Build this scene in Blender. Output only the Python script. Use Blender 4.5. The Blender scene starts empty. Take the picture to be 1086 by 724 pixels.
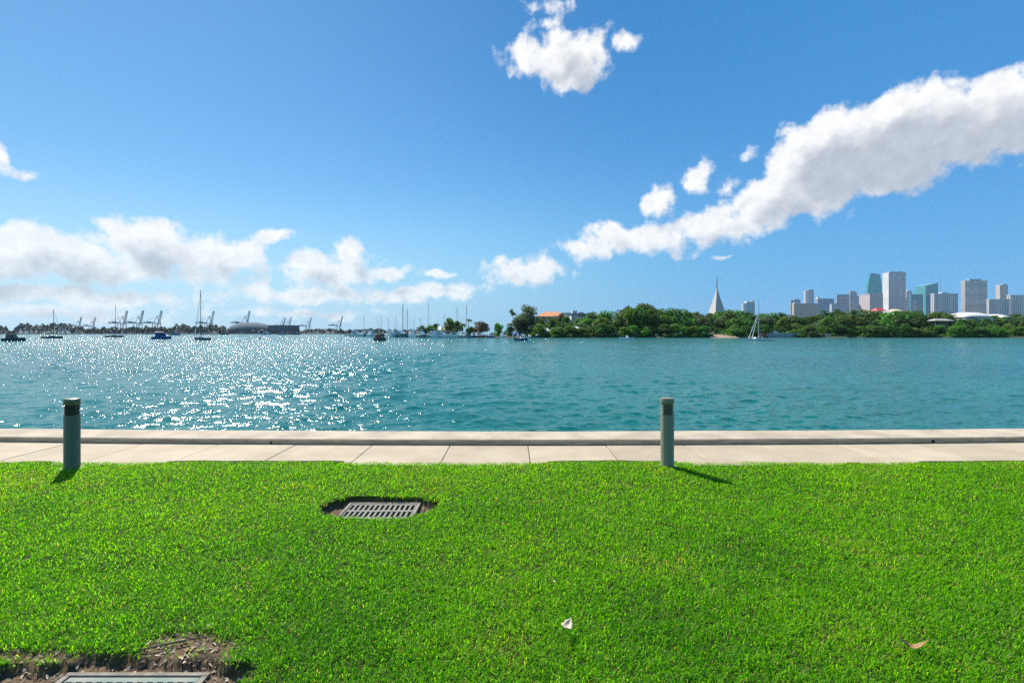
import bpy, math, random
import numpy as np
from mathutils import Vector, Matrix

random.seed(7)
RNG = np.random.default_rng(11)
SC = bpy.context.scene
COL = SC.collection
PI = math.pi
R = math.radians

# ------------------------------------------------------------------ camera
# photograph units: 1086 px wide, focal length 520 px, horizon on row 352.5
F, PX0, PY0 = 520.0, 543.0, 352.5
EYE, WATER = 1.65, -1.1


def wx(px, d):
    return (px - PX0) / F * d


def wz(py, d):
    return EYE - (py - PY0) / F * d


cam_data = bpy.data.cameras.new('camera')
cam = bpy.data.objects.new('camera', cam_data)
COL.objects.link(cam)
cam.location = (0, 0, EYE)
cam.rotation_euler = (R(90), 0, 0)
cam_data.sensor_width = 36
cam_data.lens = 36 * F / 1086
cam_data.shift_y = -(362 - PY0) / 1086
cam_data.clip_start = 0.05
cam_data.clip_end = 30000
SC.camera = cam

# ------------------------------------------------------------------ exposure, sun
SUN_AZ, SUN_EL = -34.5, 48.0          # degrees, azimuth from +Y towards +X
SC.view_settings.view_transform = 'Standard'
SC.view_settings.look = 'None'
SC.view_settings.exposure = 0.72
SC.view_settings.gamma = 1
SC.cycles.use_denoising = False
SC.cycles.max_bounces = 8
SC.cycles.diffuse_bounces = 3
SC.cycles.glossy_bounces = 3
SC.cycles.transmission_bounces = 5
SC.cycles.transparent_max_bounces = 8
SC.cycles.sample_clamp_indirect = 4
SC.cycles.caustics_reflective = False
SC.cycles.caustics_refractive = False

sun_dir = Vector((math.sin(R(SUN_AZ)) * math.cos(R(SUN_EL)),
                  math.cos(R(SUN_AZ)) * math.cos(R(SUN_EL)), math.sin(R(SUN_EL))))
sl = bpy.data.lights.new('sun', 'SUN')
sl.energy = 4.95
sl.angle = R(0.53)
sl.color = (1.0, 0.95, 0.87)
so = bpy.data.objects.new('sun', sl)
COL.objects.link(so)
so.rotation_euler = sun_dir.to_track_quat('Z', 'Y').to_euler()
so.location = (-20, 30, 40)

# ------------------------------------------------------------------ world: sky with cumulus
world = bpy.data.worlds.new('World')
SC.world = world
world.use_nodes = True
WT = world.node_tree
WT.nodes.clear()


class NG:
    """tiny helper for wiring nodes"""

    def __init__(self, tree):
        self.t = tree

    def n(self, kind, **kw):
        nd = self.t.nodes.new(kind)
        for k, v in kw.items():
            setattr(nd, k, v)
        return nd

    def put(self, sock, v):
        if isinstance(v, bpy.types.NodeSocket):
            self.t.links.new(v, sock)
        elif v is not None:
            sock.default_value = v

    def m(self, op, a, b=None, c=None, clamp=False):
        nd = self.n('ShaderNodeMath', operation=op, use_clamp=clamp)
        self.put(nd.inputs[0], a)
        if b is not None:
            self.put(nd.inputs[1], b)
        if c is not None:
            self.put(nd.inputs[2], c)
        return nd.outputs[0]

    def vm(self, op, a, b=None, out=0):
        nd = self.n('ShaderNodeVectorMath', operation=op)
        self.put(nd.inputs[0], a)
        if b is not None:
            self.put(nd.inputs[1], b)
        return nd.outputs[out]

    def noise(self, vec, scale, detail=2.0, rough=0.5, out='Fac', dim='3D', lac=2.0, dist=0.0):
        nd = self.n('ShaderNodeTexNoise', noise_dimensions=dim)
        self.put(nd.inputs['Vector'], vec)
        self.put(nd.inputs['Scale'], scale)
        nd.inputs['Detail'].default_value = detail
        nd.inputs['Roughness'].default_value = rough
        nd.inputs['Lacunarity'].default_value = lac
        nd.inputs['Distortion'].default_value = dist
        return nd.outputs[out]

    def mix(self, fac, a, b, blend='MIX'):
        nd = self.n('ShaderNodeMix', data_type='RGBA', blend_type=blend)
        nd.clamp_factor = True
        self.put(nd.inputs[0], fac)
        self.put(nd.inputs[6], a if isinstance(a, bpy.types.NodeSocket) else (*a, 1)[:4])
        self.put(nd.inputs[7], b if isinstance(b, bpy.types.NodeSocket) else (*b, 1)[:4])
        return nd.outputs[2]

    def step(self, v, lo, hi, to0=0.0, to1=1.0, smooth=True):
        nd = self.n('ShaderNodeMapRange', interpolation_type='SMOOTHSTEP' if smooth else 'LINEAR')
        nd.clamp = True
        self.put(nd.inputs[0], v)
        nd.inputs[1].default_value = lo
        nd.inputs[2].default_value = hi
        nd.inputs[3].default_value = to0
        nd.inputs[4].default_value = to1
        return nd.outputs[0]


W = NG(WT)
sky = W.n('ShaderNodeTexSky', sky_type='NISHITA')
sky.sun_disc = False
sky.sun_elevation = R(SUN_EL)
sky.sun_rotation = R(SUN_AZ)
sky.altitude = 0
sky.air_density = 1.0
sky.dust_density = 0.0
sky.ozone_density = 1.6

# clouds: (px, py, rx, ry, tilt in degrees, weight)
CLOUDS = [
    (572, 64, 38, 22, 0, 1), (604, 66, 40, 32, 0, 1), (634, 50, 22, 17, -10, 1), (612, 88, 26, 16, 10, .9), (664, 42, 26, 15, 0, .60),
    (580, 27, 40, 14, -5, .52), (577, 5, 26, 16, 0, .54), (603, 2, 16, 14, 0, .46),
    (640, 258, 46, 20, -4, 1.05), (700, 250, 58, 21, -6, 1.0), (765, 238, 70, 22, -12, .98), (822, 211, 60, 33, -22, 1.02),
    (880, 170, 78, 50, -20, 1.1), (952, 148, 88, 50, -8, 1.12), (1040, 130, 100, 40, -3, 1.12), (1135, 124, 100, 36, -2, 1.12),
    (701, 213, 30, 23, -20, .78), (738, 191, 34, 19, -42, .70), (768, 200, 26, 15, -10, .62), (791, 168, 22, 14, -30, .60), (832, 141, 30, 12, -8, .56), (770, 269, 22, 6, 0, .52),
    (155, 262, 72, 30, 0, 1.05), (60, 274, 98, 28, 4, 1.1), (-20, 268, 90, 28, 0, 1.1), (232, 274, 66, 24, -4, 1.08), (288, 251, 30, 11, -14, .95),
    (140, 287, 160, 18, 0, 1.0), (30, 313, 140, 15, 0, 1.05), (135, 319, 85, 11, 0, .95),
    (354, 290, 78, 19, -2, 1), (372, 272, 27, 18, 0, 1), (332, 277, 32, 18, 0, 1), (412, 288, 46, 11, 0, .9),
    (330, 313, 110, 12, -2, 1.0), (440, 310, 90, 10, -2, .95),
    (560, 288, 50, 18, -4, .98), (583, 282, 25, 17, 0, .95), (533, 286, 24, 15, 0, .9), (470, 293, 24, 7, 0, .7),
    (4, 166, 32, 30, 0, .55), (28, 181, 26, 10, 0, .6), (60, 333, 180, 16, 0, .75), (320, 332, 140, 9, 0, .65),
]
CU = 5.2                                # cloud units per radian


def azel(px, py):
    x, z = (px - PX0) / F, (PY0 - py) / F
    return math.atan2(x, 1), math.atan2(z, math.hypot(x, 1))


grp = bpy.data.node_groups.new('cloud_field', 'ShaderNodeTree')
grp.interface.new_socket('Vector', in_out='INPUT', socket_type='NodeSocketVector')
grp.interface.new_socket('Field', in_out='OUTPUT', socket_type='NodeSocketFloat')
grp.interface.new_socket('Body', in_out='OUTPUT', socket_type='NodeSocketFloat')
G = NG(grp)
gi = G.n('NodeGroupInput')
go = G.n('NodeGroupOutput')
p = gi.outputs[0]
warp = G.vm('SUBTRACT', G.noise(p, 2.6, 4, .55, 'Color'), (.5, .5, .5))
warp = G.vm('MULTIPLY', warp, (.34, .26, 0))
pw = G.vm('ADD', p, warp)
best = None
for (cx, cy, rx, ry, tilt, wgt) in CLOUDS:
    a, e = azel(cx, cy)
    ca = math.cos(a)
    mp = G.n('ShaderNodeMapping', vector_type='TEXTURE')
    G.put(mp.inputs[0], pw)
    mp.inputs[1].default_value = (a * CU, e * CU, 0)
    mp.inputs[2].default_value = (0, 0, R(-tilt))
    mp.inputs[3].default_value = (rx / F * ca * ca * CU, ry / F * ca * CU, 1)
    ln = G.vm('LENGTH', mp.outputs[0], out=1)
    kk = min(1.9, max(.75, ry / 27))
    f = G.m('MULTIPLY', G.m('SUBTRACT', wgt, ln), kk)
    best = f if best is None else G.m('SMOOTH_MAX', best, f, 0.12)
n1 = G.noise(p, 5.0, 11, .55, lac=2.1)
n2 = G.noise(p, 1.7, 3, .5)
soft = G.m('MULTIPLY_ADD', G.noise(p, 5.0, 4.2, .5, lac=2.1), 1.5, -.75)
det = G.m('MULTIPLY_ADD', n1, 1.75, -.90)
det = G.m('ADD', det, G.m('MULTIPLY_ADD', n2, .6, -.3))
body = G.m('MAXIMUM', best, -1.0)
fld = G.m('ADD', body, det)
grp.links.new(fld, go.inputs[0])
grp.links.new(G.m('MULTIPLY_ADD', soft, .9, body), go.inputs[1])

tc = W.n('ShaderNodeTexCoord')
sx = W.n('ShaderNodeSeparateXYZ')
W.put(sx.inputs[0], tc.outputs['Generated'])
az = W.m('ARCTAN2', sx.outputs[0], sx.outputs[1])
el = W.m('ARCSINE', sx.outputs[2])
cv = W.n('ShaderNodeCombineXYZ')
W.put(cv.inputs[0], W.m('MULTIPLY', az, CU))
W.put(cv.inputs[1], W.m('MULTIPLY', el, CU))
g1 = W.n('ShaderNodeGroup', node_tree=grp)
W.put(g1.inputs[0], cv.outputs[0])
g2 = W.n('ShaderNodeGroup', node_tree=grp)
W.put(g2.inputs[0], W.vm('ADD', cv.outputs[0], (-.13, .17, 0)))
alpha = W.step(g1.outputs[0], -.08, .44)
thick = W.m('ADD', W.m('MULTIPLY', g1.outputs[1], .25), W.m('MULTIPLY', g2.outputs[1], .9))
shade = W.step(thick, .10, 1.22)
# grade the Nishita sky a little bluer, as the photograph has it
hs = W.n('ShaderNodeHueSaturation')
hs.inputs['Saturation'].default_value = 1.38
hs.inputs['Value'].default_value = 1.12
W.put(hs.inputs['Color'], sky.outputs[0])
# pale moist air near the horizon, whiter on the sun's side
low = W.step(el, -.03, .30, 1.0, 0.0)
side = W.step(az, -.9, .5, 1.0, 0.0)
air = W.mix(side, (.45, 3.2, 6.9), (4.7, 6.8, 8.9))
skyc = W.mix(W.m('MULTIPLY', low, .94), hs.outputs[0], air)
skyc = W.mix(1.0, skyc, (.97, 1.05, 1.0), 'MULTIPLY')
skyc = W.mix(W.m('MULTIPLY', side, .22), skyc, (5.0, 7.6, 10.5))
skyc = W.mix(W.m('MULTIPLY', W.step(az, -.15, .75), .42), skyc, (.80, 3.8, 8.8))
cl = W.mix(shade, (9.9, 9.9, 9.9), (5.2, 5.65, 6.4))
fluff = W.step(W.noise(cv.outputs[0], 7.5, 8, .62), .3, .72, .90, 1.06)
vs_ = W.n('ShaderNodeVectorMath', operation='SCALE')
W.put(vs_.inputs[0], cl)
W.put(vs_.inputs['Scale'], fluff)
cl = W.mix(W.m('MULTIPLY', low, .22), vs_.outputs[0], skyc)
fin = W.mix(W.m('MULTIPLY', alpha, .97), skyc, cl)
bg = W.n('ShaderNodeBackground')
bg.inputs['Strength'].default_value = 0.064
W.put(bg.inputs['Color'], fin)
wo = W.n('ShaderNodeOutputWorld')
WT.links.new(bg.outputs[0], wo.inputs[0])
world.cycles.sampling_method = 'MANUAL'
world.cycles.sample_map_resolution = 512


# ------------------------------------------------------------------ helpers: materials
def material(name):
    m = bpy.data.materials.new(name)
    m.use_nodes = True
    m.node_tree.nodes.clear()
    g = NG(m.node_tree)
    out = g.n('ShaderNodeOutputMaterial')
    return m, g, out


def paint(name, c1, c2=None, scale=3.0, rough=.6, metallic=0.0, bump=0.0, bscale=None, spec=.5, lo=.35, hi=.65, detail=6):
    """Principled surface whose own colour varies between c1 and c2"""
    m, g, out = material(name)
    b = g.n('ShaderNodeBsdfPrincipled')
    tc_ = g.n('ShaderNodeTexCoord')
    if c2 is None:
        c2 = tuple(x * .82 for x in c1)
    nz = g.noise(tc_.outputs['Object'], scale, detail, .6)
    g.put(b.inputs['Base Color'], g.mix(g.step(nz, lo, hi), c1, c2))
    b.inputs['Roughness'].default_value = rough
    b.inputs['Metallic'].default_value = metallic
    b.inputs['Specular IOR Level'].default_value = spec
    if bump:
        bn = g.n('ShaderNodeBump')
        bn.inputs['Strength'].default_value = 1.0
        bn.inputs['Distance'].default_value = bump
        g.put(bn.inputs['Height'], g.noise(tc_.outputs['Object'], bscale or scale * 4, 6, .6))
        g.put(b.inputs['Normal'], bn.outputs[0])
    g.t.links.new(b.outputs[0], out.inputs[0])
    return m


def leafmat(name, c1, c2, trans=.45, scale=.35, rough=.55, objvar=.0):
    """foliage: diffuse + translucent, colour from the clump attribute 'tint'"""
    m, g, out = material(name)
    at = g.n('ShaderNodeAttribute', attribute_name='tint')
    col = g.mix(at.outputs['Fac'], c1, c2)
    if objvar:
        oi = g.n('ShaderNodeObjectInfo')
        h = g.n('ShaderNodeHueSaturation')
        g.put(h.inputs['Color'], col)
        g.put(h.inputs['Hue'], g.m('MULTIPLY_ADD', oi.outputs['Random'], objvar * .12, .5 - objvar * .06))
        g.put(h.inputs['Value'], g.m('MULTIPLY_ADD', oi.outputs['Random'], objvar * .8, 1 - objvar * .4))
        col = h.outputs[0]
    b = g.n('ShaderNodeBsdfPrincipled')
    g.put(b.inputs['Base Color'], col)
    b.inputs['Roughness'].default_value = rough
    b.inputs['Specular IOR Level'].default_value = .3
    t = g.n('ShaderNodeBsdfTranslucent')
    g.put(t.inputs[0], g.mix(.5, col, g.mix(1.0, col, (1.25, 1.3, .6), 'MULTIPLY')))
    ms = g.n('ShaderNodeMixShader')
    ms.inputs[0].default_value = trans
    g.t.links.new(b.outputs[0], ms.inputs[1])
    g.t.links.new(t.outputs[0], ms.inputs[2])
    g.t.links.new(ms.outputs[0], out.inputs[0])
    return m


def facade(name, wall, glass, w=6.0, h=7.0, gap=.9, rough=.35, metal=0.0, spec=.5):
    """a wall with a regular grid of window openings (pattern in metres)"""
    m, g, out = material(name)
    tc_ = g.n('ShaderNodeTexCoord')
    sp = g.n('ShaderNodeSeparateXYZ')
    g.put(sp.inputs[0], tc_.outputs['Object'])
    cb = g.n('ShaderNodeCombineXYZ')
    g.put(cb.inputs[0], g.m('ADD', sp.outputs[0], sp.outputs[1]))
    g.put(cb.inputs[1], sp.outputs[2])
    br = g.n('ShaderNodeTexBrick')
    br.offset = 0
    br.squash = 1
    g.put(br.inputs['Vector'], cb.outputs[0])
    br.inputs['Color1'].default_value = (*glass, 1)
    br.inputs['Color2'].default_value = (*[min(1, x * 1.35) for x in glass], 1)
    br.inputs['Mortar'].default_value = (*wall, 1)
    br.inputs['Scale'].default_value = 1
    br.inputs['Mortar Size'].default_value = gap
    br.inputs['Mortar Smooth'].default_value = .1
    br.inputs['Brick Width'].default_value = w
    br.inputs['Row Height'].default_value = h
    nz = g.noise(tc_.outputs['Object'], .05, 4, .6)
    b = g.n('ShaderNodeBsdfPrincipled')
    g.put(b.inputs['Base Color'], g.mix(g.step(nz, .3, .7, 0, .25), br.outputs[0], tuple(x * .7 for x in wall)))
    g.put(b.inputs['Roughness'], g.m('MULTIPLY_ADD', br.outputs['Fac'], .4, rough))
    b.inputs['Metallic'].default_value = metal
    b.inputs['Specular IOR Level'].default_value = spec
    g.t.links.new(b.outputs[0], out.inputs[0])
    return m


# ------------------------------------------------------------------ helpers: meshes and things
class MB:
    def __init__(self):
        self.v, self.f = [], []

    def add(self, vs, fs):
        b = len(self.v)
        self.v.extend(vs)
        self.f.extend([tuple(b + i for i in q) for q in fs])
        return self

    def box(self, x0, x1, y0, y1, z0, z1):
        return self.add([(x0, y0, z0), (x1, y0, z0), (x1, y1, z0), (x0, y1, z0), (x0, y0, z1), (x1, y0, z1), (x1, y1, z1), (x0, y1, z1)],
                        [(0, 3, 2, 1), (4, 5, 6, 7), (0, 1, 5, 4), (1, 2, 6, 5), (2, 3, 7, 6), (3, 0, 4, 7)])

    def prism(self, poly, z0, z1):
        n = len(poly)
        self.add([(x, y, z0) for x, y in poly] + [(x, y, z1) for x, y in poly],
                 [tuple(range(n - 1, -1, -1)), tuple(range(n, 2 * n))] + [(i, (i + 1) % n, n + (i + 1) % n, n + i) for i in range(n)])
        return self

    def lathe(self, prof, n=20, c=(0, 0)):
        """prof: (radius, z) pairs from bottom to top, closed with caps"""
        vs, fs = [], []
        for r, z in prof:
            vs += [(c[0] + r * math.cos(2 * PI * k / n), c[1] + r * math.sin(2 * PI * k / n), z) for k in range(n)]
        for i in range(len(prof) - 1):
            for k in range(n):
                a, b = i * n + k, i * n + (k + 1) % n
                fs.append((a, b, b + n, a + n))
        fs.append(tuple(range(n - 1, -1, -1)))
        t = (len(prof) - 1) * n
        fs.append(tuple(range(t, t + n)))
        return self.add(vs, fs)

    def tube(self, pts, rad, n=6):
        pts = [Vector(q) for q in pts]
        if not hasattr(rad, '__len__'):
            rad = [rad] * len(pts)
        vs, fs = [], []
        for i, q in enumerate(pts):
            d = (pts[min(i + 1, len(pts) - 1)] - pts[max(i - 1, 0)]).normalized()
            u = d.orthogonal().normalized()
            if abs(d.z) < .98:
                u = d.cross(Vector((0, 0, 1))).normalized()
            w = d.cross(u)
            vs += [tuple(q + (u * math.cos(2 * PI * k / n) + w * math.sin(2 * PI * k / n)) * rad[i]) for k in range(n)]
        for i in range(len(pts) - 1):
            for k in range(n):
                a, b = i * n + k, i * n + (k + 1) % n
                fs.append((a, b, b + n, a + n))
        fs.append(tuple(range(n - 1, -1, -1)))
        t = (len(pts) - 1) * n
        fs.append(tuple(range(t, t + n)))
        return self.add(vs, fs)

    def build(self, name, m, parent=None, smooth=False, bevel=0.0):
        me = bpy.data.meshes.new(name)
        me.from_pydata([tuple(q) for q in self.v], [], self.f)
        me.update()
        return link_mesh(name, me, m, parent, smooth, bevel)


def link_mesh(name, me, m, parent=None, smooth=False, bevel=0.0):
    o = bpy.data.objects.new(name, me)
    COL.objects.link(o)
    if m is not None:
        me.materials.append(m)
    if smooth:
        me.shade_smooth()
        try:
            me.set_sharp_from_angle(angle=R(40))
        except Exception:
            pass
    if bevel:
        bv = o.modifiers.new('bevel', 'BEVEL')
        bv.width = bevel
        bv.segments = 2
    if parent is not None:
        o.parent = parent
    return o


def tag(o, label=None, cat=None, group=None, kind=None):
    for k, v in (('label', label), ('category', cat), ('group', group), ('kind', kind)):
        if v:
            o[k] = v
    return o


def thing(name, label, cat, loc=(0, 0, 0), rz=0.0, group=None):
    o = bpy.data.objects.new(name, None)
    COL.objects.link(o)
    o.location = loc
    o.rotation_euler = (0, 0, rz)
    o.empty_display_size = .2
    return tag(o, label, cat, group)


def numpy_mesh(name, verts, faces, m, parent=None, smooth=False, attr=None):
    """verts (n,3), faces (k, 3 or 4) as arrays; attr: per-vertex float 'tint'"""
    me = bpy.data.meshes.new(name)
    me.vertices.add(len(verts))
    me.vertices.foreach_set('co', np.ascontiguousarray(verts, dtype=np.float32).ravel())
    if not isinstance(faces, (list, tuple)):
        faces = [faces]
    idx = np.concatenate([f.ravel() for f in faces])
    sizes = np.concatenate([np.full(len(f), f.shape[1]) for f in faces])
    starts = np.concatenate([[0], np.cumsum(sizes)[:-1]])
    me.loops.add(len(idx))
    me.loops.foreach_set('vertex_index', idx.astype(np.int32))
    me.polygons.add(len(sizes))
    me.polygons.foreach_set('loop_start', starts.astype(np.int32))
    if smooth:
        me.polygons.foreach_set('use_smooth', np.ones(len(sizes), dtype=bool))
    me.update(calc_edges=True)
    if attr is not None:
        a = me.attributes.new('tint', 'FLOAT', 'POINT')
        a.data.foreach_set('value', np.asarray(attr, dtype=np.float32))
    o = bpy.data.objects.new(name, me)
    COL.objects.link(o)
    if m is not None:
        me.materials.append(m)
    if parent is not None:
        o.parent = parent
    return o


def vnoise(x, y, seed=0):
    """smooth value noise in numpy, about -1..1"""
    r = np.random.default_rng(seed).uniform(-1, 1, (64, 64))
    xi, yi = np.floor(x).astype(int), np.floor(y).astype(int)
    fx, fy = x - xi, y - yi
    fx, fy = fx * fx * (3 - 2 * fx), fy * fy * (3 - 2 * fy)
    a, b = r[xi % 64, yi % 64], r[(xi + 1) % 64, yi % 64]
    c, d = r[xi % 64, (yi + 1) % 64], r[(xi + 1) % 64, (yi + 1) % 64]
    return (a * (1 - fx) + b * fx) * (1 - fy) + (c * (1 - fx) + d * fx) * fy


def ordinal(i):
    return ['first', 'second', 'third', 'fourth', 'fifth', 'sixth', 'seventh', 'eighth', 'ninth', 'tenth'][i]


# ================================================================== SETTING
# ------------------------------------------------------------------ water
wm, g, out = material('bay_water')
b = g.n('ShaderNodeBsdfPrincipled')
tcw = g.n('ShaderNodeTexCoord')
pos = tcw.outputs['Object']
big = g.noise(pos, .035, 3, .55)
g.put(b.inputs['Base Color'], g.mix(g.step(big, .35, .65), (.003, .105, .092), (.005, .135, .110)))
b.inputs['Roughness'].default_value = .13
b.inputs['IOR'].default_value = 1.333
b.inputs['Specular IOR Level'].default_value = .5
mpw = g.n('ShaderNodeMapping')
g.put(mpw.inputs[0], pos)
mpw.inputs[2].default_value = (0, 0, R(25))
mpw.inputs[3].default_value = (1.0, 1.45, 1.0)
h1 = g.noise(mpw.outputs[0], 2.4, 3, .55)
h2 = g.noise(mpw.outputs[0], 9.0, 3, .6)
# the modelled waves fade out with distance, where ripples smaller than the mesh take over
dist = g.vm('LENGTH', pos, out=1)
hh = g.m('ADD', g.m('MULTIPLY', h1, .225), g.m('MULTIPLY', h2, .026))
hh = g.m('MULTIPLY', hh, g.step(dist, 20, 150, .36, 1.0, False))
bn = g.n('ShaderNodeBump')
bn.inputs['Strength'].default_value = 1.0
bn.inputs['Distance'].default_value = 1.0
g.put(bn.inputs['Height'], hh)
g.put(b.inputs['Normal'], bn.outputs[0])
g.t.links.new(b.outputs[0], out.inputs[0])


def build_water():
    rs = [6.5]
    while rs[-1] < 160:
        rs.append(rs[-1] * 1.0048)
    while rs[-1] < 6000:
        rs.append(rs[-1] * 1.03)
    rs = np.array(rs)
    th = np.linspace(R(-80), R(80), 1050)
    r, t = np.meshgrid(rs, th, indexing='ij')
    x, y = r * np.sin(t), r * np.cos(t)
    spacing = np.maximum(np.gradient(rs)[:, None] * np.ones_like(r), r * (th[1] - th[0]))
    rng = np.random.default_rng(5)
    z = np.zeros_like(x)
    dx, dy = np.zeros_like(x), np.zeros_like(x)
    for _ in range(80):
        lam = .26 * (11.0 ** rng.uniform(0, 1))          # 0.26 .. 2.9 m
        amp = .0063 * lam ** .72 * rng.uniform(.5, 1.2)
        ang = R(158) + rng.normal(0, R(48))
        k = 2 * PI / lam
        ph = rng.uniform(0, 2 * PI)
        cx_, cy_ = math.sin(ang), math.cos(ang)
        fade = np.clip((lam / spacing - 2.2) / 2.0, 0, 1)
        arg = k * (x * cx_ + y * cy_) + ph
        z += amp * fade * np.cos(arg)
        s = -amp * .75 * fade * np.sin(arg)
        dx += s * cx_
        dy += s * cy_
    gust = .8 + .35 * vnoise(x * .09 + 40, y * .05 + 40, 3)
    v = np.stack([x + dx * gust, y + dy * gust, WATER + z * gust], -1).reshape(-1, 3)
    n, m_ = r.shape
    i = np.arange((n - 1) * m_).reshape(n - 1, m_)[:, :-1]
    f = np.stack([i, i + m_, i + m_ + 1, i + 1], -1).reshape(-1, 4)
    o = numpy_mesh('water', v, f, wm, smooth=True)
    tag(o, kind='structure')


build_water()

# ------------------------------------------------------------------ lawn with two sunken drains
CELL = .04
PITS = [   # centre x, y, half width, half depth
    dict(c=(-1.27, 4.65), h=(.56, .28), z=-.07),
    dict(c=(-1.93, 2.20), h=(.70, .31), z=-.055),
]


def pit_mask(x, y):
    """1 inside a pit, 0 on the lawn"""
    out_ = np.zeros_like(x)
    for i, q in enumerate(PITS):
        u = np.abs(x - q['c'][0]) / q['h'][0]
        v_ = np.abs(y - q['c'][1]) / q['h'][1]
        d = (u ** 3.2 + v_ ** 3.2) ** (1 / 3.2)
        d = d + .10 * vnoise(x * 7 + 3 * i, y * 7, 21 + i) + .05 * vnoise(x * 21, y * 21, 31 + i)
        out_ = np.maximum(out_, np.clip((1.02 - d) / .07, 0, 1))
    return out_


def bare_mask(x, y):
    """thin, worn patch behind the near drain"""
    d = np.hypot((x + 1.68) / .27, (y - 2.57) / .15) + .35 * vnoise(x * 9, y * 9, 41)
    d2 = np.hypot((x + 2.55) / .35, (y - 2.52) / .05) + .3 * vnoise(x * 9, y * 9, 43)
    return np.clip((1.1 - np.minimum(d, d2)) / .35, 0, 1)


def lawn_height(x, y):
    base = -.004 + .014 * vnoise(x * .8, y * .8, 51) + .006 * vnoise(x * 3, y * 3, 52)
    edge = np.clip((y - 5.9) / .35, 0, 1)
    base = base + .016 * np.clip((y - 5.0) / .8, 0, 1) - .012 * edge
    pm = pit_mask(x, y)
    depth = np.where(y < 3.5, -.058, -.078) + .010 * vnoise(x * 14, y * 14, 53) + .007 * vnoise(x * 40, y * 40, 54)
    return base * (1 - pm) + depth * pm - .012 * bare_mask(x, y) * (1 - pm)


soil, g, out = material('lawn_soil')
tcs = g.n('ShaderNodeTexCoord')
at = g.n('ShaderNodeAttribute', attribute_name='tint')
n1_ = g.noise(tcs.outputs['Object'], 26, 6, .65)
n2_ = g.noise(tcs.outputs['Object'], 90, 4, .6)
thatch = g.mix(g.step(n1_, .35, .65), (.018, .045, .006), (.045, .052, .014))
earth = g.mix(g.step(n1_, .3, .7), (.075, .050, .030), (.165, .115, .072))
earth = g.mix(g.step(n2_, .60, .72), earth, (.30, .24, .19))
b = g.n('ShaderNodeBsdfPrincipled')
g.put(b.inputs['Base Color'], g.mix(at.outputs['Fac'], thatch, earth))
b.inputs['Roughness'].default_value = .95
b.inputs['Specular IOR Level'].default_value = .1
bn = g.n('ShaderNodeBump')
bn.inputs['Distance'].default_value = .007
g.put(bn.inputs['Height'], g.noise(tcs.outputs['Object'], 55, 6, .65))
g.put(b.inputs['Normal'], bn.outputs[0])
g.t.links.new(b.outputs[0], out.inputs[0])


def build_lawn():
    xs = np.concatenate([np.arange(-40, -12, 1.0), np.arange(-12, -3.2, .12), np.arange(-3.2, .2, .018), np.arange(.2, 12, .12), np.arange(12, 40.1, 1.0)])
    ys = np.concatenate([np.arange(-25, 1.6, .4), np.arange(1.6, 5.4, .018), np.arange(5.4, 6.36, .06)])
    x, y = np.meshgrid(xs, ys, indexing='ij')
    z = lawn_height(x, y)
    v = np.stack([x, y, z], -1).reshape(-1, 3)
    n, m_ = x.shape
    i = np.arange((n - 1) * m_).reshape(n - 1, m_)[:, :-1]
    f = np.stack([i, i + m_, i + m_ + 1, i + 1], -1).reshape(-1, 4)
    t = np.maximum(pit_mask(x, y), bare_mask(x, y)).ravel()
    o = numpy_mesh('ground', v, f, soil, smooth=True, attr=t)
    tag(o, kind='structure')


build_lawn()

# grass blades
gm, g, out = material('grass_blades')
at = g.n('ShaderNodeAttribute', attribute_name='tint')
ramp = g.n('ShaderNodeValToRGB')
cr = ramp.color_ramp
cr.elements[0].position = 0
cr.elements[0].color = (.028, .165, .009, 1)
cr.elements[1].position = .45
cr.elements[1].color = (.165, .445, .006, 1)
for p_, c_ in ((.75, (.265, .50, .010, 1)), (.93, (.30, .41, .03, 1)), (.97, (.34, .31, .09, 1)), (1.0, (.46, .40, .20, 1))):
    e_ = cr.elements.new(p_)
    e_.color = c_
g.put(ramp.inputs[0], at.outputs['Fac'])
b = g.n('ShaderNodeBsdfPrincipled')
g.put(b.inputs['Base Color'], ramp.outputs[0])
b.inputs['Roughness'].default_value = .5
b.inputs['Specular IOR Level'].default_value = .14
t_ = g.n('ShaderNodeBsdfTranslucent')
g.put(t_.inputs[0], g.mix(1.0, ramp.outputs[0], (1.5, 1.55, .5), 'MULTIPLY'))
ms = g.n('ShaderNodeMixShader')
ms.inputs[0].default_value = .6
g.t.links.new(b.outputs[0], ms.inputs[1])
g.t.links.new(t_.outputs[0], ms.inputs[2])
g.t.links.new(ms.outputs[0], out.inputs[0])


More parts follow.
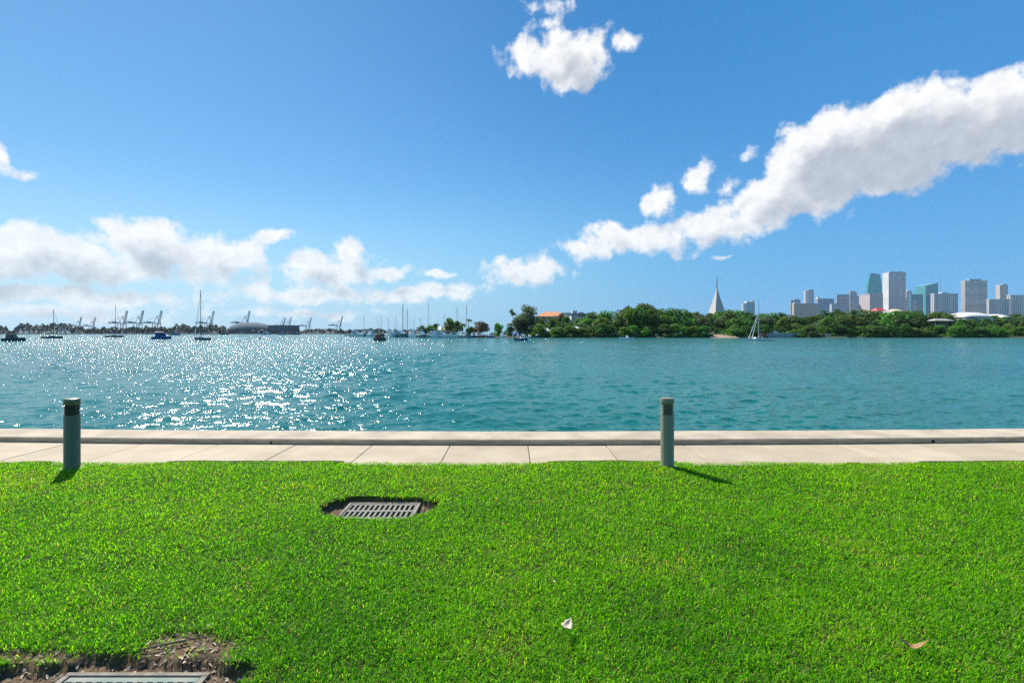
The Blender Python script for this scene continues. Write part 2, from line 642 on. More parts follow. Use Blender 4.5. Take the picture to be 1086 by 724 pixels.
def build_grass():
    rng = np.random.default_rng(3)
    P = []
    for (x0, x1, y0, y1, dens, wmul) in ((-4.6, 4.6, 1.9, 3.4, 13500, .80), (-6.8, 6.8, 3.4, 4.7, 9000, .90), (-9, 9, 4.7, 6.30, 7000, 1.0),
                                         (-9, -4.6, -.5, 3.4, 3200, 1.35), (4.6, 9, -.5, 3.4, 3200, 1.35), (-4.6, 4.6, -.5, 1.9, 4200, 1.2), (-9, -6.8, 3.4, 4.7, 4500, 1.2), (6.8, 9, 3.4, 4.7, 4500, 1.2),
                                         (-13, -9, .5, 6.3, 1800, 1.7), (9, 13, .5, 6.3, 1800, 1.7)):
        n = int((x1 - x0) * (y1 - y0) * dens)
        q = np.stack([rng.uniform(x0, x1, n), rng.uniform(y0, y1, n), np.full(n, wmul)], -1)
        P.append(q)
    P = np.concatenate(P)
    x, y, wm_ = P.T
    pm, bm = pit_mask(x, y), bare_mask(x, y)
    clump = .5 + .5 * vnoise(x * 11, y * 11, 61)
    keep = (pm < .35) & (rng.uniform(0, 1, len(x)) > bm * .86) & (rng.uniform(0, 1, len(x)) < .62 + .5 * clump)
    # the ragged edge along the path
    keep &= y < 6.22 + .035 * vnoise(x * 5, x * 0 + 2, 62) + .02 * vnoise(x * 17, x * 0, 63)
    # the concrete pads of the two bollards stay clear
    for bx_, by_ in ((-5.33, 5.94), (1.90, 6.0)):
        keep &= np.hypot(x - bx_, y - by_) > .085
    # the visible brim of each drain stays open so that its grate is seen
    x, y, wm_, clump = x[keep], y[keep], wm_[keep], clump[keep]
    n = len(x)
    z = lawn_height(x, y)
    yaw = rng.uniform(0, 2 * PI, n)
    lean = rng.uniform(.35, 1.5, n)
    hgt = (.024 + .028 * rng.beta(2, 2, n)) * (.75 + .45 * clump) * (.9 + .1 * wm_)
    hgt *= 1 - .35 * np.clip((y - 5.9) / .3, 0, 1)
    wid = rng.uniform(.0040, .0068, n) * wm_
    d = np.stack([np.cos(yaw), np.sin(yaw)], -1)
    s = np.stack([-d[:, 1], d[:, 0]], -1)
    tw = rng.uniform(-.5, .5, n)
    s2 = np.stack([s[:, 0] * np.cos(tw) - s[:, 1] * np.sin(tw), s[:, 0] * np.sin(tw) + s[:, 1] * np.cos(tw)], -1)

    def ring(fr, w_, sd):
        out_x = d * (np.sin(lean * fr) * hgt * fr * 1.05)[:, None]
        up = np.cos(lean * fr * .95) * hgt * fr
        base = np.stack([x, y], -1) + out_x
        a = np.concatenate([base - sd * (wid * w_ * .5)[:, None], (z + up)[:, None]], 1)
        c = np.concatenate([base + sd * (wid * w_ * .5)[:, None], (z + up)[:, None]], 1)
        return a, c
    a0, b0 = ring(0.0, .8, s)
    a1, b1 = ring(.55, 1.0, s2)
    tip, _ = ring(1.0, 0.0, s2)
    V = np.stack([a0, b0, a1, b1, tip], 1).reshape(-1, 3)
    i = np.arange(n) * 5
    quad = np.stack([i, i + 1, i + 3, i + 2], -1)
    tri = np.stack([i + 2, i + 3, i + 4], -1)
    patch = .5 + .5 * vnoise(x * 1.1 + 9, y * 1.1, 64)
    worn = np.clip(vnoise(x * 2.3 + 5, y * 2.3, 68) * 1.6 - .35, 0, 1) * np.clip(.5 + vnoise(x * 9, y * 9, 69), 0, 1)
    tint = np.clip(.04 + .62 * rng.beta(1.5, 1.5, n) + .34 * (patch - .38) + .17 * (y - 2) / 4 + .18 * worn, 0, .93)
    dry = rng.uniform(0, 1, n) < .045 + .13 * worn + .10 * np.clip(bare_mask(x, y), 0, 1) + .03 * (vnoise(x * 3, y * 3, 66) > .5)
    tint = np.where(rng.uniform(0, 1, n) < .16, rng.uniform(0, .06, n), tint)
    tint = np.where(dry, rng.uniform(.955, 1, n), tint)
    o = numpy_mesh('grass', V, [quad, tri], gm, smooth=False, attr=np.repeat(tint, 5))
    tag(o, 'short bright green lawn grass with broad blades', 'grass', kind='stuff')


build_grass()

# ------------------------------------------------------------------ path and seawall
conc, g, out = material('path_concrete')
tcc = g.n('ShaderNodeTexCoord')
pc = tcc.outputs['Object']
oi = g.n('ShaderNodeAttribute', attribute_name='tint')
n1_ = g.noise(pc, 1.3, 6, .65)
n2_ = g.noise(pc, 60, 4, .7)
n3_ = g.noise(pc, 4.0, 8, .7)
c_ = g.mix(g.step(n1_, .3, .7), (.43, .36, .258), (.345, .28, .195))
c_ = g.mix(g.step(n3_, .55, .74, 0, .7), c_, (.36, .31, .26))
c_ = g.mix(g.step(n2_, .55, .75, 0, .4), c_, (.36, .31, .25))
hv = g.n('ShaderNodeHueSaturation')
g.put(hv.inputs['Color'], c_)
g.put(hv.inputs['Value'], g.m('MULTIPLY_ADD', oi.outputs['Fac'], .16, .92))
b = g.n('ShaderNodeBsdfPrincipled')
g.put(b.inputs['Base Color'], hv.outputs[0])
b.inputs['Roughness'].default_value = .85
b.inputs['Specular IOR Level'].default_value = .25
bn = g.n('ShaderNodeBump')
bn.inputs['Distance'].default_value = .003
g.put(bn.inputs['Height'], g.noise(pc, 45, 6, .7))
g.put(b.inputs['Normal'], bn.outputs[0])
g.t.links.new(b.outputs[0], out.inputs[0])
joint = paint('joint_dirt', (.07, .06, .05), rough=1)


def bow(x):
    return .0034 * x * x if abs(x) < 12 else .0034 * 144


def build_path():
    vs, fs, tint = [], [], []
    rng = random.Random(4)
    x = -.906 - 1.14 * 22
    k = 0
    while x < 26:
        x0, x1 = x + .005, x + 1.14 - .005
        t = rng.random()
        dz = rng.uniform(-.003, .003)
        bidx = len(vs)
        y0 = 6.10
        q = [(x0, y0), (x1, y0), (x1, 7.19 + bow(x1)), (x0, 7.19 + bow(x0))]
        vs += [(a, c, -.12) for a, c in q] + [(a, c, dz - .004) for a, c in q]
        ins = .006
        cxm, cym = (x0 + x1) / 2, 6.65
        vs += [(a + (ins if a < cxm else -ins), c + (ins if c < cym else -ins), dz) for a, c in q]
        for i in range(4):
            j = (i + 1) % 4
            fs.append((bidx + i, bidx + j, bidx + 4 + j, bidx + 4 + i))
            fs.append((bidx + 4 + i, bidx + 4 + j, bidx + 8 + j, bidx + 8 + i))
        fs.append((bidx + 8, bidx + 9, bidx + 10, bidx + 11))
        tint += [t] * 12
        x += 1.14
    me = bpy.data.meshes.new('path')
    me.from_pydata(vs, [], fs)
    a = me.attributes.new('tint', 'FLOAT', 'POINT')
    a.data.foreach_set('value', tint)
    o = link_mesh('path', me, conc)
    tag(o, kind='structure')
    jb = MB()
    xs = np.arange(-26, 26.1, 1.0)
    for a, c in zip(xs[:-1], xs[1:]):
        jb.add([(a, 6.05, -.03), (c, 6.05, -.03), (c, 7.2 + bow(c), -.03), (a, 7.2 + bow(a), -.03)], [(0, 1, 2, 3)])
    tag(jb.build('path_bed', joint), kind='structure')


build_path()

wallm, g, out = material('seawall_concrete')
tcc = g.n('ShaderNodeTexCoord')
pc = tcc.outputs['Object']
n1_ = g.noise(pc, 1.7, 7, .65)
n2_ = g.noise(pc, 40, 5, .7)
sp = g.n('ShaderNodeSeparateXYZ')
g.put(sp.inputs[0], pc)
geo = g.n('ShaderNodeNewGeometry')
sn = g.n('ShaderNodeSeparateXYZ')
g.put(sn.inputs[0], geo.outputs['Normal'])
topm = g.step(sn.outputs[2], .5, .9)
ctop = g.mix(g.step(n1_, .35, .7), (.46, .39, .295), (.325, .27, .20))
ctop = g.mix(g.step(n2_, .56, .76, 0, .5), ctop, (.30, .26, .21))
mp3 = g.n('ShaderNodeMapping')
g.put(mp3.inputs[0], pc)
mp3.inputs[3].default_value = (3.0, 3.0, 30.0)
face = g.mix(g.step(g.noise(mp3.outputs[0], 1.0, 6, .7), .35, .65), (.58, .45, .31), (.36, .27, .18))
b = g.n('ShaderNodeBsdfPrincipled')
g.put(b.inputs['Base Color'], g.mix(topm, face, ctop))
b.inputs['Roughness'].default_value = .9
b.inputs['Specular IOR Level'].default_value = .2
bn = g.n('ShaderNodeBump')
bn.inputs['Distance'].default_value = .006
g.put(bn.inputs['Height'], g.noise(pc, 24, 7, .7))
g.put(b.inputs['Normal'], bn.outputs[0])
g.t.links.new(b.outputs[0], out.inputs[0])


def build_seawall():
    xs = np.arange(-26, 26.001, .06)
    prof = [(7.20, -.05), (7.20, .066), (7.214, .079), (7.80, .080), (7.83, .066), (7.83, -.12), (7.62, -.16), (7.62, -3.0), (7.20, -3.0)]
    n = len(prof)
    V = []
    for x in xs:
        o = bow(x)
        wob = .018 * float(vnoise(np.array(x * 1.3), np.array(.5), 71)) + .008 * float(vnoise(np.array(x * 6.0), np.array(.5), 72))
        chip = .006 * float(vnoise(np.array(x * 9.0), np.array(3.5), 73))
        for j, (y, z) in enumerate(prof):
            yy = y + o
            if j in (3, 4, 5):
                yy += wob
            if j in (1, 2):
                yy += chip * .7
            V.append((x, yy, z))
    V = np.array(V)
    m_ = len(xs)
    F_ = []
    for i in range(m_ - 1):
        for j in range(n):
            k = (j + 1) % n
            F_.append((i * n + j, i * n + k, (i + 1) * n + k, (i + 1) * n + j))
    w = thing('seawall', 'long low concrete seawall with pale flat cap along the water', 'wall')
    me = bpy.data.meshes.new('wall_cap')
    me.from_pydata([tuple(q) for q in V], [], [f[::-1] for f in F_])
    link_mesh('wall_cap', me, wallm, w)
    dark = paint('hole_black', (.012, .010, .009), rough=1)
    for px, r in ((286, .016), (998, .022)):
        x = wx(px, 7.2)
        h = MB()
        ring = [(x + r * math.cos(2 * PI * k / 12) * 1.2, 7.196 + bow(x), .026 + r * math.sin(2 * PI * k / 12)) for k in range(12)]
        h.add(ring + [(a, b_ + .05, c) for a, b_, c in ring], [tuple(range(12))] + [(k, (k + 1) % 12, 12 + (k + 1) % 12, 12 + k) for k in range(12)])
        h.build('weep_hole', dark, w)


build_seawall()


# ------------------------------------------------------------------ bollard lights
def build_bollard(x, y, z0, label, shell, louvred):
    t = thing('bollard_light', label, 'bollard', (x, y, z0), 0, 'bollard lights along the path')
    pad = paint('bollard_pad', (.42, .37, .31), rough=.9, scale=20)
    dark = paint('bollard_dark', (.012, .014, .014), rough=.35)
    H = .865
    base = MB().lathe([(.0, -.10), (.13, -.10), (.13, .020), (.124, .028), (.0, .028)], 28)
    base.build('base', pad, t, True)
    post = MB().lathe([(.0, .029), (.083, .029), (.083, .034), (.080, .04), (.080, .664), (.078, .668), (.0, .668)], 40)
    post.build('post', shell, t, True)
    core = MB().lathe([(.0, .669), (.064, .669), (.064, .789), (.0, .789)], 32)
    core.build('lamp_core', dark, t, True)
    if louvred:
        for k in range(4):
            zc = .687 + k * .0275
            MB().lathe([(.0655, zc + .004), (.080, zc - .006), (.080, zc - .001), (.0655, zc + .009)], 36).build('louver', shell, t, True)
    else:
        MB().lathe([(.0655, .669), (.0725, .669), (.0725, .789), (.0655, .789)], 36).build('lens', dark, t, True)
    cap = MB().lathe([(.0, .790), (.080, .790), (.081, .794), (.081, .850), (.077, .861), (.068, H), (.0, H)], 40)
    cap.build('cap', shell, t, True)
    return t


shell1 = paint('bollard_shell', (.215, .205, .115), (.185, .178, .10), scale=8, rough=.33, spec=.6)
shell2 = paint('bollard_shell_backlit', (.095, .115, .05), (.12, .135, .065), scale=8, rough=.36, spec=.5)  # darker, greener shell: this bollard's stronger backlighting is put into its colour
build_bollard(1.90, 6.00, -.012, 'grey-green cylindrical bollard with louvred head, right of the sunken grates', shell1, True)
build_bollard(-5.33, 5.94, -.012, 'dark green cylindrical bollard with plain black neck, before the sun glitter', shell2, False)


# ------------------------------------------------------------------ drains
def build_drain(cx, cy, z, fm, gmat, label):
    t = thing('storm_drain', label, 'drain', (cx, cy, z), 0, 'storm drains sunk in the lawn')
    w, d = .355, .215                   # outer half sizes of the frame
    iw, idp = .325, .190
    fr = MB()
    for (x0, x1, y0, y1) in ((-w, w, -d, -idp), (-w, w, idp, d), (-w, -iw, -idp, idp), (iw, w, -idp, idp)):
        fr.box(x0, x1, y0, y1, -.06, .012)
    fr.build('frame', fm, t, bevel=.004)
    gr = MB()
    bars = 13
    gw, gd = iw - .006, idp - .006
    for (y0, y1) in ((-gd, -gd + .030), (-.017, .017), (gd - .030, gd)):
        gr.box(-gw, gw, y0, y1, -.022, .006)
    step = 2 * gw / bars
    for k in range(bars + 1):
        xc = -gw + k * step
        x0, x1 = max(-gw, xc - .010), min(gw, xc + .010)
        for (y0, y1) in ((-gd + .030, -.017), (.017, gd - .030)):
            gr.box(x0, x1, y0, y1, -.022, .0045)
    gr.build('grate', gmat, t)
    pit = MB().box(-iw, iw, -idp, idp, -.30, -.12)
    pit.build('sump', paint('sump_black', (.012, .011, .010), rough=1), t)
    return t


stone = paint('drain_frame_concrete', (.27, .235, .19), (.17, .145, .12), scale=14, rough=.95, bump=.002, bscale=80)
grate_pale = paint('grate_weathered', (.23, .22, .185), (.155, .145, .12), scale=12, rough=.85)
grate_green = paint('grate_faded_green', (.15, .21, .155), (.23, .235, .19), scale=9, rough=.8)
build_drain(-1.26, 4.67, -.052, stone, grate_pale, 'pale slotted drain grate in a soil hollow in mid lawn')
build_drain(-1.85, 2.222, -.047, stone, grate_green, 'faded green slotted drain grate in the leaf-strewn hollow')


# ------------------------------------------------------------------ leaves
def leaf(name, label, x, y, z, L, wd, curl, yaw, tilt, m, seed=0, roll=0):
    rng = random.Random(seed)
    vs, fs = [], []
    n, k = 9, 4
    for i in range(n):
        s = i / (n - 1)
        half = wd * .5 * (math.sin(PI * min(.985, max(.03, s)) ** .85) ** .8) * (1 + .12 * rng.uniform(-1, 1))
        for j in range(k + 1):
            u = j / k * 2 - 1
            vs.append(((s - .5) * L, u * half, curl * L * (s - .5) ** 2 * 2 + abs(u) ** 1.5 * half * .55 + .002 * rng.uniform(-1, 1)))
    for i in range(n - 1):
        for j in range(k):
            a = i * (k + 1) + j
            fs.append((a, a + 1, a + k + 2, a + k + 1))
    me = bpy.data.meshes.new(name)
    me.from_pydata(vs, [], fs)
    o = link_mesh(name, me, m, None, True)
    sd = o.modifiers.new('thickness', 'SOLIDIFY')
    sd.thickness = .0012
    o.location = (x, y, z)
    o.rotation_euler = (tilt, roll, yaw)
    return tag(o, label, 'leaf')


pale_leaf = paint('pale_leaf', (.60, .52, .38), (.50, .40, .27), scale=30, rough=.6)
brown_leaf = paint('brown_leaf', (.34, .19, .07), (.20, .10, .04), scale=40, rough=.7)
tan_leaf = paint('tan_leaf', (.58, .46, .30), (.42, .30, .18), scale=30, rough=.7)
leaf('fallen_leaf', 'pale cream leaf lying alone in the open near lawn', wx(601, 2.66), 2.66, .052, .100, .058, .55, R(62), R(12), pale_leaf, 1)
leaf('fallen_leaf', 'curled brown leaf on grass in the lower right corner', wx(967, 2.52), 2.52, .034, .125, .03, 1.1, R(-18), R(20), brown_leaf, 2)
leaf('fallen_leaf', 'tan leaf at the worn patch behind the green grate', wx(223, 2.74), 2.74, .006, .045, .03, .3, R(60), R(25), tan_leaf, 3)
leaf('fallen_leaf', 'small pale leaf chip beyond the cream leaf', wx(588, 3.2), 3.2, .026, .020, .014, .2, R(20), R(10), pale_leaf, 4)


def build_litter():
    rng = np.random.default_rng(9)
    mb, tint = MB(), []
    n = 0
    while n < 420:
        i = rng.integers(0, 10)
        if i < 7:
            x, y = rng.uniform(-2.75, -1.2), rng.uniform(1.95, 2.75)
        elif i < 9:
            x, y = rng.uniform(-1.9, -.72), rng.uniform(4.35, 4.98)
        else:
            x, y = rng.normal(-1.68, .2), rng.normal(2.60, .09)
        xa, ya = np.array([x]), np.array([y])
        inside = max(pit_mask(xa, ya)[0], bare_mask(xa, ya)[0])
        if inside < .5:
            continue
        if i < 7 and abs(x + 1.85) < .36 and abs(y - 2.222) < .22 and rng.uniform() < .9:
            continue
        if 7 <= i < 9 and (abs(x + 1.26) < .37 and abs(y - 4.67) < .23 or rng.uniform() < .5):
            continue
        z = lawn_height(xa, ya)[0] + .004
        L, w = rng.uniform(.012, .042), rng.uniform(.005, .016)
        a, tl, rl = rng.uniform(0, 2 * PI), rng.uniform(-.5, .5), rng.uniform(-.5, .5)
        M = Matrix.Translation((x, y, z + .5 * L * abs(math.sin(tl)) * .7)) @ Matrix.Rotation(a, 4, 'Z') @ Matrix.Rotation(tl, 4, 'Y') @ Matrix.Rotation(rl, 4, 'X')
        pts = [(-L / 2, 0, 0), (-L * .15, -w / 2, .002), (L * .25, -w * .4, .003), (L / 2, 0, 0), (L * .2, w / 2, .003), (-L * .2, w * .45, .002)]
        mb.add([tuple(M @ Vector(q)) for q in pts], [(0, 1, 2, 3), (0, 3, 4, 5)])
        tint += [float(rng.beta(1.3, 1.6))] * 6
        n += 1
    m, g_, out_ = material('leaf_chips')
    at_ = g_.n('ShaderNodeAttribute', attribute_name='tint')
    b_ = g_.n('ShaderNodeBsdfPrincipled')
    g_.put(b_.inputs['Base Color'], g_.mix(at_.outputs['Fac'], (.13, .085, .055), (.62, .50, .36)))
    b_.inputs['Roughness'].default_value = .8
    g_.t.links.new(b_.outputs[0], out_.inputs[0])
    o = mb.build('leaf_litter', m)
    a = o.data.attributes.new('tint', 'FLOAT', 'POINT')
    a.data.foreach_set('value', tint)
    tag(o, 'brown and tan leaf chips strewn in the two soil hollows', 'leaf litter', kind='stuff')


build_litter()

# a dead twig lying across the worn soil
tw = MB().tube([(-1.93, 2.55, .002), (-1.82, 2.585, .010), (-1.71, 2.625, .012), (-1.60, 2.665, .006)], [.004, .005, .0045, .002], 6)
tag(tw.build('twig', paint('twig_bark', (.12, .085, .06), rough=.9), None, True), 'thin dark twig on the worn soil behind the green grate', 'twig')

# ================================================================== FAR SHORES
LAND = -0.45
shore_m = paint('shore_soil', (.07, .065, .040), (.045, .055, .025), scale=.12, rough=1)


def build_island():
    pts = [(wx(366, 395), 395), (wx(425, 300), 300), (wx(450, 268), 268), (wx(500, 264), 264), (wx(560, 268), 268), (wx(575, 262), 262)]
    for px in range(600, 1300, 25):
        d = 262 + 3.0 * math.sin(px * .061) + 2.0 * math.sin(px * .17)
        pts.append((wx(px, d), d))
    pts += [(wx(1290, 300), 300), (640, 430), (-90, 430)]
    mb = MB()
    n = len(pts)
    c = (sum(q[0] for q in pts) / n, sum(q[1] for q in pts) / n)
    inner = [(x, y + 3.5) if y < 390 else (x, y - 2) for x, y in pts]
    mb.add([(x, y, WATER - .8) for x, y in pts] + [(x, y, LAND) for x, y in inner], [(i, (i + 1) % n, n + (i + 1) % n, n + i) for i in range(n)] + [tuple(range(n, 2 * n))])
    tag(mb.build('shore', shore_m), kind='structure')
    far = MB()
    far.prism([(-2300, 905), (-1250, 905), (-700, 880), (-330, 930), (-190, 1000), (-150, 1500), (-300, 3300), (-3600, 3300)], WATER - .5, -.3)
    far.prism([(700, 1400), (1500, 1450), (3200, 2200), (3200, 3300), (600, 3300)], WATER - .5, -.3)
    tag(far.build('shore', shore_m), kind='structure')


build_island()

# ------------------------------------------------------------------ trees
TONES = {
    'deep green': leafmat('leaves_deep_green', (.026, .100, .013), (.075, .205, .026), .5, objvar=.45),
    'olive green': leafmat('leaves_olive', (.055, .120, .014), (.135, .220, .028), .5, objvar=.45),
    'bright green': leafmat('leaves_bright', (.048, .165, .012), (.120, .285, .022), .5, objvar=.4),
    'grey-green': leafmat('leaves_grey_green', (.060, .115, .050), (.130, .195, .090), .5, objvar=.3),
    'rusty brown': leafmat('leaves_rusty', (.085, .060, .025), (.170, .105, .045), .35, objvar=.3),
}
bark = paint('tree_bark', (.16, .12, .085), (.09, .07, .05), scale=1.5, rough=.95)


def crown_mesh(name, seed, W_=1.0, D_=1.0, H_=1.0, z0=.30, lobes=11, faces=1500, size=.055, ragged=.12, fill_low=False):
    """leaf clumps over the shells of many unequal lobes; unit tree: total height 1, half width .5"""
    rng = np.random.default_rng(seed)
    L = []
    for k in range(lobes):
        a = rng.uniform(0, 2 * PI)
        rr = rng.uniform(.10, .36) * W_
        zc = rng.uniform(z0 + .12, .86)
        taper = 1 - .55 * max(0, (zc - .55) / .4)
        L.append((math.cos(a) * rr * taper, math.sin(a) * rr * taper * D_, zc, rng.uniform(.13, .23) * (1 if zc < .7 else .8)))
    L.append((0, 0, .84, .15))
    L.append((.02, 0, .6, .26 * W_))
    if fill_low:
        for k in range(5):
            a = rng.uniform(0, 2 * PI)
            L.append((math.cos(a) * .34, math.sin(a) * .34 * D_, .14, .17))
    L = np.array(L)
    w = L[:, 3] ** 2
    li = rng.choice(len(L), faces, p=w / w.sum())
    v = rng.normal(size=(faces, 3))
    v /= np.linalg.norm(v, axis=1)[:, None]
    rad = L[li, 3] * (1 - np.abs(rng.normal(0, ragged, faces)) + .06 * rng.normal(size=faces))
    c = L[li, :3] + v * rad[:, None] * np.array([1, 1, .85])
    # normal-ish orientation with a lot of scatter
    nrm = v + rng.normal(0, .75, (faces, 3)) + np.array([0, 0, .35])
    nrm /= np.linalg.norm(nrm, axis=1)[:, None]
    t = np.cross(nrm, rng.normal(size=(faces, 3)))
    t /= np.linalg.norm(t, axis=1)[:, None]
    u = np.cross(nrm, t)
    s = size * rng.uniform(.5, 1.25, faces)[:, None]
    k1, k2 = rng.uniform(.5, 1, faces)[:, None], rng.uniform(.3, .8, faces)[:, None]
    q = np.stack([c - t * s, c - u * s * k2, c + t * s * k1, c + u * s * k2 * .8], 1)
    q[:, :, 2] = np.clip(q[:, :, 2], .0, 1.03)
    V = q.reshape(-1, 3) * np.array([1, 1, H_])
    F_ = np.arange(faces * 4).reshape(-1, 4)
    clump = rng.uniform(0, 1, len(L))[li]
    tint = np.clip(.55 * clump + .45 * rng.uniform(0, 1, faces), 0, 1)
    me_o = numpy_mesh(name, V, F_, None, attr=np.repeat(tint, 4))
    me = me_o.data
    bpy.data.objects.remove(me_o)
    return me


def trunk_mesh(seed, spread=.3, z1=.75):
    rng = random.Random(seed)
    mb = MB()
    lean = rng.uniform(-.05, .05)
    mb.tube([(0, 0, -.02), (lean * .5, 0, .2), (lean, .01, .42), (lean * .6, 0, z1)], [.030, .022, .017, .006], 6)
    for k in range(5):
        a = 2 * PI * k / 5 + rng.uniform(-.4, .4)
        z = rng.uniform(.22, .42)
        r = rng.uniform(.7, 1) * spread
        mb.tube([(lean * z * 2, 0, z), (math.cos(a) * r * .5, math.sin(a) * r * .5, z + .17), (math.cos(a) * r, math.sin(a) * r, z + .36)], [.013, .009, .003], 5)
    me = bpy.data.meshes.new('trunk')
    me.from_pydata(mb.v, [], mb.f)
    me.materials.append(bark)
    return me


BROAD = [crown_mesh('crown', 100 + k, z0=.18, lobes=13, faces=2600, size=.043) for k in range(5)]
BUSH = [crown_mesh('crown', 200 + k, z0=.02, lobes=11, faces=2200, size=.055, fill_low=True) for k in range(5)]
PINE = [crown_mesh('crown', 300, W_=.8, z0=.12, lobes=20, faces=5200, size=.030, ragged=.25)]
TRUNK = [trunk_mesh(400 + k) for k in range(4)]
for me in BROAD + BUSH + PINE:
    me.materials.append(TONES['deep green'])


def tree(name, label, x, y, z, w, h, tone, crowns, seed, cat='tree', group=None, depth=None):
    rng = random.Random(seed)
    t = thing(name, label, cat, (x, y, z), rng.uniform(0, 6.28), group)
    t.scale = (w, depth or w, h)
    for nm, me, mt in (('crown', crowns[rng.randrange(len(crowns))], TONES[tone]), ('trunk', TRUNK[rng.randrange(4)], bark)):
        o = bpy.data.objects.new(nm, me)
        COL.objects.link(o)
        o.parent = t
        o.material_slots[0].link = 'OBJECT'
        o.material_slots[0].material = mt
    return t


# skyline of the wood: (px, row of the tree tops)
CONTOUR = [(570, 341), (590, 341), (604, 337), (612, 339), (620, 335), (632, 328), (648, 326.5), (660, 327), (668, 322), (682, 320), (694, 322), (703, 327), (712, 325),
           (726, 327), (742, 329.5), (757, 330.5), (770, 327.5), (782, 327), (792, 329.5), (800, 332), (815, 329.5), (835, 332), (850, 336), (866, 333), (880, 329), (900, 328),
           (912, 325), (928, 329), (945, 330), (962, 327.5), (985, 329.5), (1005, 330), (1022, 333), (1040, 337), (1062, 336), (1080, 332), (1130, 331)]


def contour(px):
    for (a, ya), (b_, yb) in zip(CONTOUR[:-1], CONTOUR[1:]):
        if a <= px <= b_:
            return ya + (yb - ya) * (px - a) / (b_ - a)
    return CONTOUR[0][1] if px < 570 else CONTOUR[-1][1]


ZONES = [(0, 604, 'below the orange tiled roof'), (604, 640, 'before the white flat-roofed house'), (640, 690, 'behind the small white motorboat'),
         (690, 738, 'between white motorboat and pale spire'), (738, 782, 'under the pale pointed spire'), (782, 826, 'behind the bare-masted white sailboat'),
         (826, 868, 'before the long beige block'), (868, 911, 'before the stepped blue-grey offices'), (911, 965, 'below the tall pale tower'),
         (965, 1000, 'below the teal glass tower'), (1000, 1022, 'below the white ribbed block'), (1022, 1062, 'beside the arched white roof'), (1062, 2000, 'past the arched white roof')]

plan = []
rt = random.Random(21)


def plan_row(row, x0, x1, step, dr, topf, wf, tones, crowns):
    px = x0
    while px < x1:
        q = px + rt.uniform(-.3, .3) * step
        d = rt.uniform(*dr)
        top = topf(q) + rt.uniform(-.6, .9)
        plan.append(dict(row=row, px=q, d=d, top=top, w=wf * rt.uniform(.85, 1.2), tone=rt.choices(list(tones), list(tones.values()))[0], crowns=crowns))
        px += step * rt.uniform(.85, 1.15)


def dips(px):
    """where the photo shows openings in the front of the wood"""
    return 2.0 if (750 < px < 778 or 815 < px < 848 or 862 < px < 888) else 0


plan_row('tall', 575, 1110, 11.5, (292, 314), contour, 18, {'deep green': 3, 'olive green': 3, 'bright green': 1.2, 'grey-green': 1}, BROAD)
plan_row('middling', 566, 1110, 12.5, (276, 289), lambda p_: contour(p_) + 6.0 + 2.5 * math.sin(p_ * .09), 14, {'deep green': 3, 'olive green': 2, 'bright green': 2, 'grey-green': .8}, BROAD)
plan_row('low', 574, 1110, 11, (265.5, 271), lambda p_: 345.0 + 2.6 * math.sin(p_ * .13) * math.sin(p_ * .047) + 3.2 * dips(p_) / 2, 10.5, {'deep green': 2.4, 'olive green': 1.2, 'bright green': 3}, BUSH)
plan.append(dict(row='tall', px=680, d=291, top=320.0, w=19, tone='grey-green', crowns=BROAD))
plan.append(dict(row='tall', px=667, d=293, top=323, w=14, tone='grey-green', crowns=BROAD))
# keep sight lines to what shows through the wood
keep = []
for q in plan:
    p_ = q['px']
    if q['row'] == 'tall' and (q['d'] < 318 and (p_ < 572)):
        continue
    if q['row'] != 'tall' and 988 < p_ < 1014:
        q['top'] = max(q['top'], 344.5)
    if q['row'] == 'middling' and 1020 < p_ < 1080:
        q['top'] = max(q['top'], 334.0)
    if q['row'] == 'low' and (752 < p_ < 777 or 817 < p_ < 836 or 865 < p_ < 888):
        q['top'] = 353.0
        q['w'] = 3.5
    if q['row'] == 'middling' and 571 < p_ < 585:
        q['top'] = max(q['top'], 348)
    keep.append(q)
WORD = {'tall': 'tall {} tree at the back', 'middling': '{} rounded tree halfway back', 'low': 'low {} mangrove at the waterline'}
cells = {}
for q in sorted(keep, key=lambda q: q['px']):
    zone = next(zn for a, b_, zn in ZONES if a <= q['px'] < b_)
    cells.setdefault((q['row'], q['tone'], zone), []).append(q)
for (row, tone, zone), qs in cells.items():
    for i, q in enumerate(qs):
        lab = WORD[row].format(tone) + ' ' + zone
        if len(qs) > 1:
            lab += ', ' + ordinal(i) + ' from left'
        h = wz(q['top'], q['d']) - LAND + .1
        tree('mangrove_bush' if row == 'low' else 'broadleaf_tree', lab, wx(q['px'], q['d']), q['d'], LAND - .1 - (.5 if row == 'low' else 0),
             q['w'], max(1.2, h + (.5 if row == 'low' else 0)), q['tone'], q['crowns'], int(q['px'] * 10) + len(row),
             'bush' if row == 'low' else 'tree', {'tall': 'trees in the back of the island wood', 'middling': 'trees in the middle of the island wood', 'low': 'mangroves along the island waterline'}[row])

